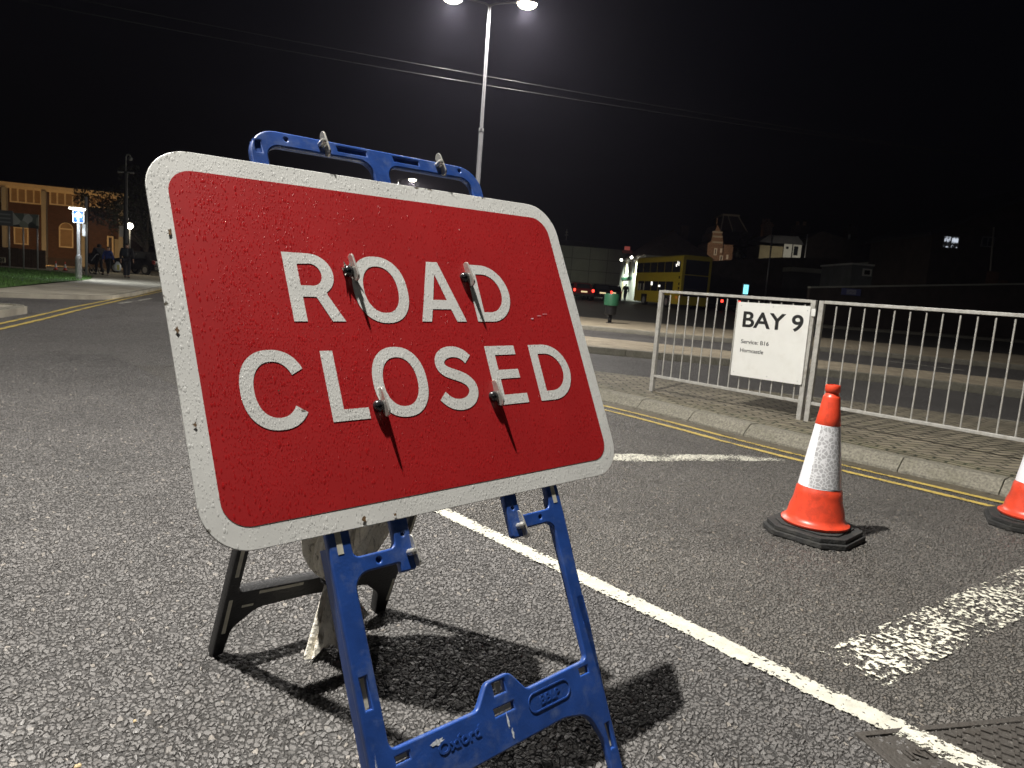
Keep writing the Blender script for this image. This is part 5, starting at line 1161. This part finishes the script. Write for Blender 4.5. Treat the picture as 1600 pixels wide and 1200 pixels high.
for y in (2.2, 5.4, 8.8, 12.2):
    bm = BM(); b0(bm, -0.06, 0, y, y + 1.3, 3.0, 4.7); wv = obj('window', bm, M_CREAM, pb); bm = BM(); b0(bm, -0.075, -0.061, y + .12, y + 1.18, 3.12, 4.58); obj('pane', bm, M_GLASSD, wv)
bm = BM(); b0(bm, -0.12, 0, 7.5, 15, 2.45, 2.75); obj('fascia', bm, mat('green_fascia', (0.03, 0.10, 0.06), 0.5), pb)
bm = BM(); b0(bm, -0.05, 0, 13, 14.4, 0, 2.2); obj('door', bm, M_CREAM, pb)
for y in (4.5, 12.0):
    bm = BM(); ball(bm, (-.75, y, ze - .15), .16, 2); ft = obj('floodlight', bm, M_WHL, pb, True)
    spot('flood_light', pb, (-1.6, y, ze - .4), 2000, (0.88, 1.0, 0.84), (0, y + .6, 1.5), ang=120)
rs_ = facing('roof_sign', 979, 90, 'small red lit hoarding on the roof edge left of the bus', 'sign')
r = wrect(rs_, 976, 385, 984.5, 392); slab(rs_, 'panel', r, 0, .2, glow('red_sign', (0.75, 0.16, 0.13), 0.22)); r2 = wrect(rs_, 972.5, 391, 988, 396); slab(rs_, 'ledge', r2, -.1, .3, mat('red_ledge', (0.3, 0.08, 0.07), 0.6)); bm = BM(); b0(bm, r2[0]+.4, r2[1]-.4, 0, .2, -.3, r2[2]); obj('support', bm, M_DSTEEL, rs_)

# gabled brick tower and mansard tower
gt = facing('gabled_tower', 1121, 128, 'ornate brick building with a pointed gable and finial, lit orange', 'building')
M_TERRA = bricks('terracotta', (0.28, 0.195, 0.14), (0.235, 0.16, 0.115), (0.14, 0.08, 0.05), 0.45, 0.3, 0, 0.4, 0.04, True)
pts = [W(gt, *q) for q in ((1106, 412), (1106, 380), (1111, 377), (1114, 363), (1117, 361), (1121.5, 351), (1126, 361), (1128.5, 366), (1130, 378), (1131, 412))]
pts[0] = (pts[0][0], 0); pts[-1] = (pts[-1][0], 0)
bm = BM(); prism_xz(bm, pts, 0, 7); obj('gable', bm, M_TERRA, gt)
x, z = W(gt, 1122, 351); bm = BM(); tube(bm, [(x, 1, z - .5), (x, 1, W(gt, 1123.5, 339)[1])], [0.16, 0.05], 6); obj('finial', bm, M_TERRA, gt)
r = wrect(gt, 1131, 382, 1146, 412); bm = BM(); b0(bm, r[0], r[1], .5, 8, 0, r[3]); obj('wing', bm, M_TERRA, gt)
for q in ((1115.5, 388, 1120, 399), (1124, 399, 1129, 410), (1136, 398, 1139, 405), (1125, 388, 1128, 395)):
    r = wrect(gt, *q); fr = frame_xz(gt, 'window', r, .16, -.08 if q[0] < 1131 else .42, -.003 if q[0] < 1131 else .497, M_WHITE, None, 0); slab(gt, 'pane', (r[0]+.14, r[1]-.14, r[2]+.14, r[3]-.14), -.03 if q[0] < 1131 else .46, -.004 if q[0] < 1131 else .496, M_GLASSD, fr)
for q in (1110.5, 1118.5): bm = BM()
bm = BM()
for py in (362, 369, 378): a_ = W(gt, 1113, py); c_ = W(gt, 1129, py); b0(bm, a_[0], c_[0], -.12, -.002, a_[1] - .15, a_[1] + .12)
obj('string_course', bm, M_CONC, gt)
spot('gable_light', gt, (-3, -14, 7), 2200, (1.0, 0.72, 0.48), (0.5, 0, 10), ang=70)
mt_ = facing('mansard_tower', 1148, 150, 'dark tower with a tall flat-topped slate roof', 'building')
q = [W(mt_, *a) for a in ((1126, 360), (1137, 334.5), (1161, 335.5), (1168, 362))]; zb_ = min(q[0][1], q[3][1])
bm = BM(); b0(bm, q[0][0], q[3][0], 0, 12, 0, zb_); obj('wall', bm, M_DKWALL, mt_)
bm = BM(); lo = [(q[0][0], 0), (q[3][0], 0), (q[3][0], 12), (q[0][0], 12)]; hi = [(q[1][0], 3), (q[2][0], 3), (q[2][0], 9), (q[1][0], 9)]
A_ = [bm.verts.new((x, y, zb_)) for x, y in lo]; B_ = [bm.verts.new((x, y, q[1][1])) for x, y in hi]
bm.faces.new(B_)
for i in range(4): bm.faces.new((A_[i], A_[(i+1) % 4], B_[(i+1) % 4], B_[i]))
rf_ = obj('roof', bm, M_SLATE, mt_); bm = BM(); b0(bm, hi[0][0] - .2, hi[1][0] + .2, 2.8, 9.2, q[1][1], q[1][1] + .35); obj('parapet', bm, M_CONC, rf_)
bm = BM(); tube(bm, [A_[0].co if False else (lo[0][0], -.05, zb_), (hi[0][0], 2.95, q[1][1])], .13, 6); tube(bm, [(lo[1][0], -.05, zb_), (hi[1][0], 2.95, q[1][1])], .13, 6); xx = lo[0][0] * .55 + lo[1][0] * .45; tube(bm, [(xx, -.05, zb_), (hi[0][0] * .7 + hi[1][0] * .3, 2.95, q[1][1])], .1, 6); obj('hip_ridge', bm, M_CONC, rf_)
tree(1168, 95, ((1160, 385, 11, 0), (1174, 380, 12, 1), (1165, 370, 8, 0), (1180, 392, 11, 0), (1155, 396, 9, -1)), 1300, 'dark tree in front of the tall slate roof', M_LEAF, 0, .3, .34, 5)
ch = facing('chimney_stack', 1199.5, 120, 'tall brown brick chimney stack behind the pale terrace', 'chimney')
r = wrect(ch, 1194, 347, 1206, 378); bm = BM(); b0(bm, r[0], r[1], 0, 1.6, 0, r[3]); b0(bm, r[0]-.15, r[1]+.15, -.15, 1.75, r[3]-.7, r[3]-.3); obj('stack', bm, M_TERRA, ch)
for px in (1195.5, 1200, 1204.5): x, z = W(ch, px, 341); bm = BM(); tube(bm, [(x, .8, r[3]), (x, .8, z)], [.22, .18], 8); obj('pot', bm, M_TERRA, ch, True)
ph = facing('pale_terrace', 1218, 90, 'low pale house with cream wall and white bay behind the dark shed', 'house')
r = wrect(ph, 1186, 384, 1223, 412); bm = BM(); b0(bm, r[0], r[1], 0, 7, 0, r[3]); obj('cream_wall', bm, mat('tan_render', (0.34, 0.29, 0.18), 0.8, vary=0.15, vscale=1), ph)
r2 = wrect(ph, 1222.5, 382, 1250, 412); bm = BM(); b0(bm, r2[0], r2[1], -.25, 7, 0, r2[3]); obj('white_wall', bm, M_WHITE, ph)
for q_ in ((1227, 384.5, 1233, 390), (1239, 384, 1247.5, 400)):
    rr_ = wrect(ph, *q_, -.26); fr = frame_xz(ph, 'window', rr_, .07, -.31, -.252, M_WHITE); slab(ph, 'pane', (rr_[0]+.06, rr_[1]-.06, rr_[2]+.06, rr_[3]-.06), -.28, -.253, M_GLASSD, fr)
x = W(ph, 1238, 390, -.3)[0]; bm = BM(); tube(bm, [(x, -.32, 0), (x, -.32, r2[3])], .06, 6); obj('drainpipe', bm, M_DKPAINT, ph)
zt = max(r[3], r2[3]); bm = BM(); prism_xz(bm, [(r[0]-.3, zt + .02), (r2[1]+.3, zt + .02), (r2[1] - .6, zt + 1.0), (r[0] + .8, zt + .9)], -.3, 7.2); obj('roof', bm, M_SLATE, ph)
spot('terrace_light', ph, (.5, -9, 5.0), 800, (1.0, .92, .75), (.5, 0, 4.0), ang=80)
c2_ = facing('chimney_stack', 1254, 118, 'broad dark chimney stack with two lit pots, right of the pale terrace', 'chimney')
r = wrect(c2_, 1240, 352, 1263, 380); bm = BM(); b0(bm, r[0], r[1], 0, 1.5, 0, r[3]); obj('stack', bm, M_DKWALL, c2_)
for px in (1249, 1260): x, z = W(c2_, px, 345.5); bm = BM(); tube(bm, [(x, .6, r[3]), (x, .6, z)], [.32, .26], 8); obj('pot', bm, M_TERRA, c2_, True)
dr = facing('dark_terrace', 1330, 105, 'unlit terrace with a long dark roof in the middle distance', 'house')
q = [W(dr, *a) for a in ((1262, 372), (1285, 361), (1325, 374), (1460, 376), (1460, 400))]
bm = BM(); prism_xz(bm, [(q[0][0], 0)] + q[:4] + [(q[4][0], 0)], 0, 9); obj('wall', bm, M_DKWALL, dr)
r = wrect(dr, 1339, 352, 1354, 378); bm = BM(); b0(bm, r[0], r[1], 3, 4.4, 2, r[3]); b0(bm, r[0] + .5, r[1] - .5, 3.2, 4.2, r[3], r[3] + .5); obj('chimney', bm, M_DKWALL, dr)
x, z = W(dr, 1327.5, 366, 2); bm = BM(); tube(bm, [(x, 2, z - 1.3), (x, 2, z)], .16, 8); obj('flue', bm, M_WHITE, dr)
sh = facing('dark_shed', 1200, 70, 'long unlit shed with a flat roof behind the guardrail', 'shed')
q = [W(sh, *a) for a in ((1108, 408), (1220, 402), (1310, 404))]
bm = BM(); prism_xz(bm, [(q[0][0], 0), q[0], q[1], q[2], (q[2][0], 0)], 0, 8); obj('wall', bm, M_DKWALL, sh)
r = wrect(sh, 1234, 421, 1297, 462, -2); bm = BM(); b0(bm, r[0], r[1], -2, -.01, 0, r[3] - .3); lt_ = obj('lean_to', bm, mat('grey_sheet', (0.07, 0.07, 0.075), 0.6, vary=.2, vscale=1), sh); bm = BM(); b0(bm, r[0] - .1, r[1] + .1, -2.1, -.012, r[3] - .29, r[3] + .1); obj('roof_edge', bm, M_CONC, lt_)
bg = facing('bungalow', 1372, 60, 'low bungalow with one small white-framed window', 'house')
r = wrect(bg, 1329, 415, 1374, 455); bm = BM(); b0(bm, r[0], r[1], 0, 6, -.4, r[3]); obj('wall', bm, mat('grey_render', (0.16, 0.17, 0.17), 0.8, vary=.2, vscale=1), bg); bm = BM(); b0(bm, r[0]-.15, r[1], -.2, 6, r[3], r[3] + .14); obj('roof_edge', bm, M_WHITE, bg)
rr_ = wrect(bg, 1347.5, 420, 1361.5, 431.5); fr = frame_xz(bg, 'window', rr_, .12, -.08, -.003, M_WHITE); slab(bg, 'pane', (rr_[0]+.1, rr_[1]-.1, rr_[2]+.1, rr_[3]-.1), -.03, -.004, M_GLASSD, fr)
q = [W(bg, *a, -.3) for a in ((1373, 455), (1373, 408), (1412, 440), (1412, 455))]; bm = BM(); prism_xz(bm, [(q[0][0], -.4), q[1], q[2], (q[3][0], -.4)], -.3, 5); obj('gable', bm, M_CONC, bg)
rh = facing('gabled_house', 1540, 52, 'tall dark house with one lit upstairs window at the right', 'house')
q = [W(rh, *a) for a in ((1458, 366), (1575, 318), (1660, 290), (1760, 330))]; bm = BM(); prism_xz(bm, [(q[0][0], -.4), q[0], q[1], q[2], q[3], (q[3][0], -.4)], 0, 9); obj('wall', bm, M_DKWALL, rh)
bm = BM(); prism_xz(bm, [(q[0][0]-.4, q[0][1]-.15), (q[2][0], q[2][1]+.05), (q[2][0], q[2][1]+.3), (q[0][0]-.4, q[0][1]+.1)], -.3, 9.2); obj('roof', bm, M_SLATE, rh)
M_LITP = mat('lit_room', (.5, .5, .5), .6); tl = M_LITP.node_tree; pl = tl.nodes['Principled BSDF']; tcl = tl.nodes.new('ShaderNodeTexCoord'); nl = node(tl, 'ShaderNodeTexNoise', Scale=3.2, Detail=4.0); tl.links.new(tcl.outputs['Object'], nl.inputs['Vector'])
ml = node(tl, 'ShaderNodeMapRange'); ml.inputs[1].default_value = .46; ml.inputs[2].default_value = .6; ml.inputs[4].default_value = .75; tl.links.new(nl.outputs[0], ml.inputs[0]); tl.links.new(ml.outputs[0], pl.inputs['Emission Strength']); pl.inputs['Emission Color'].default_value = (.8, .87, 1, 1)
for q_, lit in (((1473, 368.5, 1498, 388.5), True), ((1533, 370, 1553, 386), False)):
    rr_ = wrect(rh, *q_); fr = frame_xz(rh, 'window', rr_, .07, -.06, -.003, mat('grey_frame', (.22, .22, .22), .6), None, 1); slab(rh, 'pane', (rr_[0]+.06, rr_[1]-.06, rr_[2]+.06, rr_[3]-.06), -.03, -.004, M_LITP if lit else M_GLASSD, fr)
a_, b_ = W(rh, 1553, 355, -.1), W(rh, 1547, 428, -.1); bm = BM(); tube(bm, [(a_[0], -.1, a_[1]), (b_[0], -.1, b_[1])], .06, 6); obj('drainpipe', bm, mat('grey_pipe', (.3, .28, .24), .6), rh)
bw = facing('boundary_wall', 1440, 44, 'long dark brick wall running behind the guardrail to the right', 'wall')
zl0 = W(bw, 1290, 452)[1]; zl1 = W(bw, 1600, 452)[1]; xl0 = W(bw, 1262, 480)[0]; xl1 = W(bw, 1800, 480)[0]
bm = BM(); prism_xz(bm, [(xl0, -.5), (xl1, -.5), (xl1, zl1 + 1.0), (xl0, zl0)], 0, .35); obj('brickwork', bm, M_DKWALL, bw); bm = BM(); prism_xz(bm, [(xl0, zl0 + .002), (xl1, zl1 + 1.002), (xl1, zl1 + 1.1), (xl0, zl0 + .1)], -.05, .4); obj('coping', bm, M_CONC, bw)
kp = [gpt(1262, 40.5, 0), gpt(1500, 41.0, 0), gpt(1800, 41.5, 0)]
tag(obj('kerb', kerb_run([tuple(p_) for p_ in kp], h=.13, width=2.6, batter=.02, stone=1.2, inward=1), M_KERB), kind='structure')
bn2 = facing('wall_banner', 1330, 43.8, 'faint blue and white banner fixed to the dark boundary wall', 'banner')
r = wrect(bn2, 1315, 451, 1345.5, 461.5, -.06); o = slab(bn2, 'banner', r, -.03, -.002, mat('banner_blue', (.10, .11, .26), .7)); r3 = wrect(bn2, 1323, 452.5, 1338, 460, -.06); slab(bn2, 'pale_print', r3, -.036, -.031, mat('banner_print', (.30, .30, .38), .7, vary=.4, vscale=14), o)
M_WOOD2 = mat('brown_timber', (.12, .06, .035), .8, vary=.3, vscale=4)
for i, (px0, py0, px1, py1, lab) in enumerate(((1541, 424, 1561, 446, 'upright brown timber panel above the boundary wall'), (1562, 438, 1576, 450, 'low brown timber panel right of the upright one'))):
    tp = facing('timber_fence', (px0 + px1) / 2, 46 + i * .4, lab, 'fence panel'); r = wrect(tp, px0, py0, px1, py1); bm = BM(); x = r[0]
    while x < r[1] - .05: b0(bm, x, x + .12, 0, .03, -.3, r[3]); x += .13
    obj('boards', bm, M_WOOD2, tp)
for px, t_, b2, D_, wd_, lab in ((1197, 366, 458, 66, .07, 'thin grey pole in front of the dark shed'), (1251, 365, 404, 88, .06, 'pale pole rising in front of the pale terrace')):
    tp = facing('pole', px, D_, lab, 'pole'); bm = BM(); tube(bm, [(0, 0, -.2), (0, 0, W(tp, px, t_)[1])], wd_, 8); obj('shaft', bm, M_STEEL, tp, True)

# far lamp seen through the frame, overhead cables
l2 = at(622, 284, 50)
street_lamp((l2.x, l2.y, 0), 7.75, -TH, 'far street lamp seen through the opening of the blue frame', 0.98, (1,), 2200)
for i, (p, q, lab) in enumerate((((515, 92, 20.9), (860, 150, 21.6), 'lower of the two overhead cables crossing behind the lamp column'), ((540, 80, 21.1), (945, 152, 22.0), 'upper of the two overhead cables crossing behind the lamp column'))):
    a_, b_ = at(*p), at(*q); d = (b_ - a_); pts = [a_ + d * s + Vector((0, 0, 0.05 * (s - .5) ** 2)) for s in [-2.0 + .2 * k for k in range(31)]]
    mid = a_.copy(); bm = BM(); tube(bm, [x_ - mid for x_ in pts], .008, 8); o = obj('overhead_cable', bm, M_CABLE, None, True); o.location = mid; tag(o, lab, 'cable', 'overhead cables')

# ------------------------------------------------------------------ thin haze added to give the street lamps their halo
bm = BM(); b0(bm, -220, 330, -160, 330, -2, 75)
M_HAZE = bpy.data.materials.new('halo_haze'); M_HAZE.use_nodes = True; t = M_HAZE.node_tree; t.nodes.remove(t.nodes['Principled BSDF'])
v = node(t, 'ShaderNodeVolumePrincipled'); v.inputs['Density'].default_value = 0.00052; v.inputs['Color'].default_value = (0.80, 0.77, 1.0, 1); v.inputs['Anisotropy'].default_value = 0.75
t.links.new(v.outputs[0], t.nodes['Material Output'].inputs['Volume'])
tag(obj('haze', bm, M_HAZE), kind='stuff')
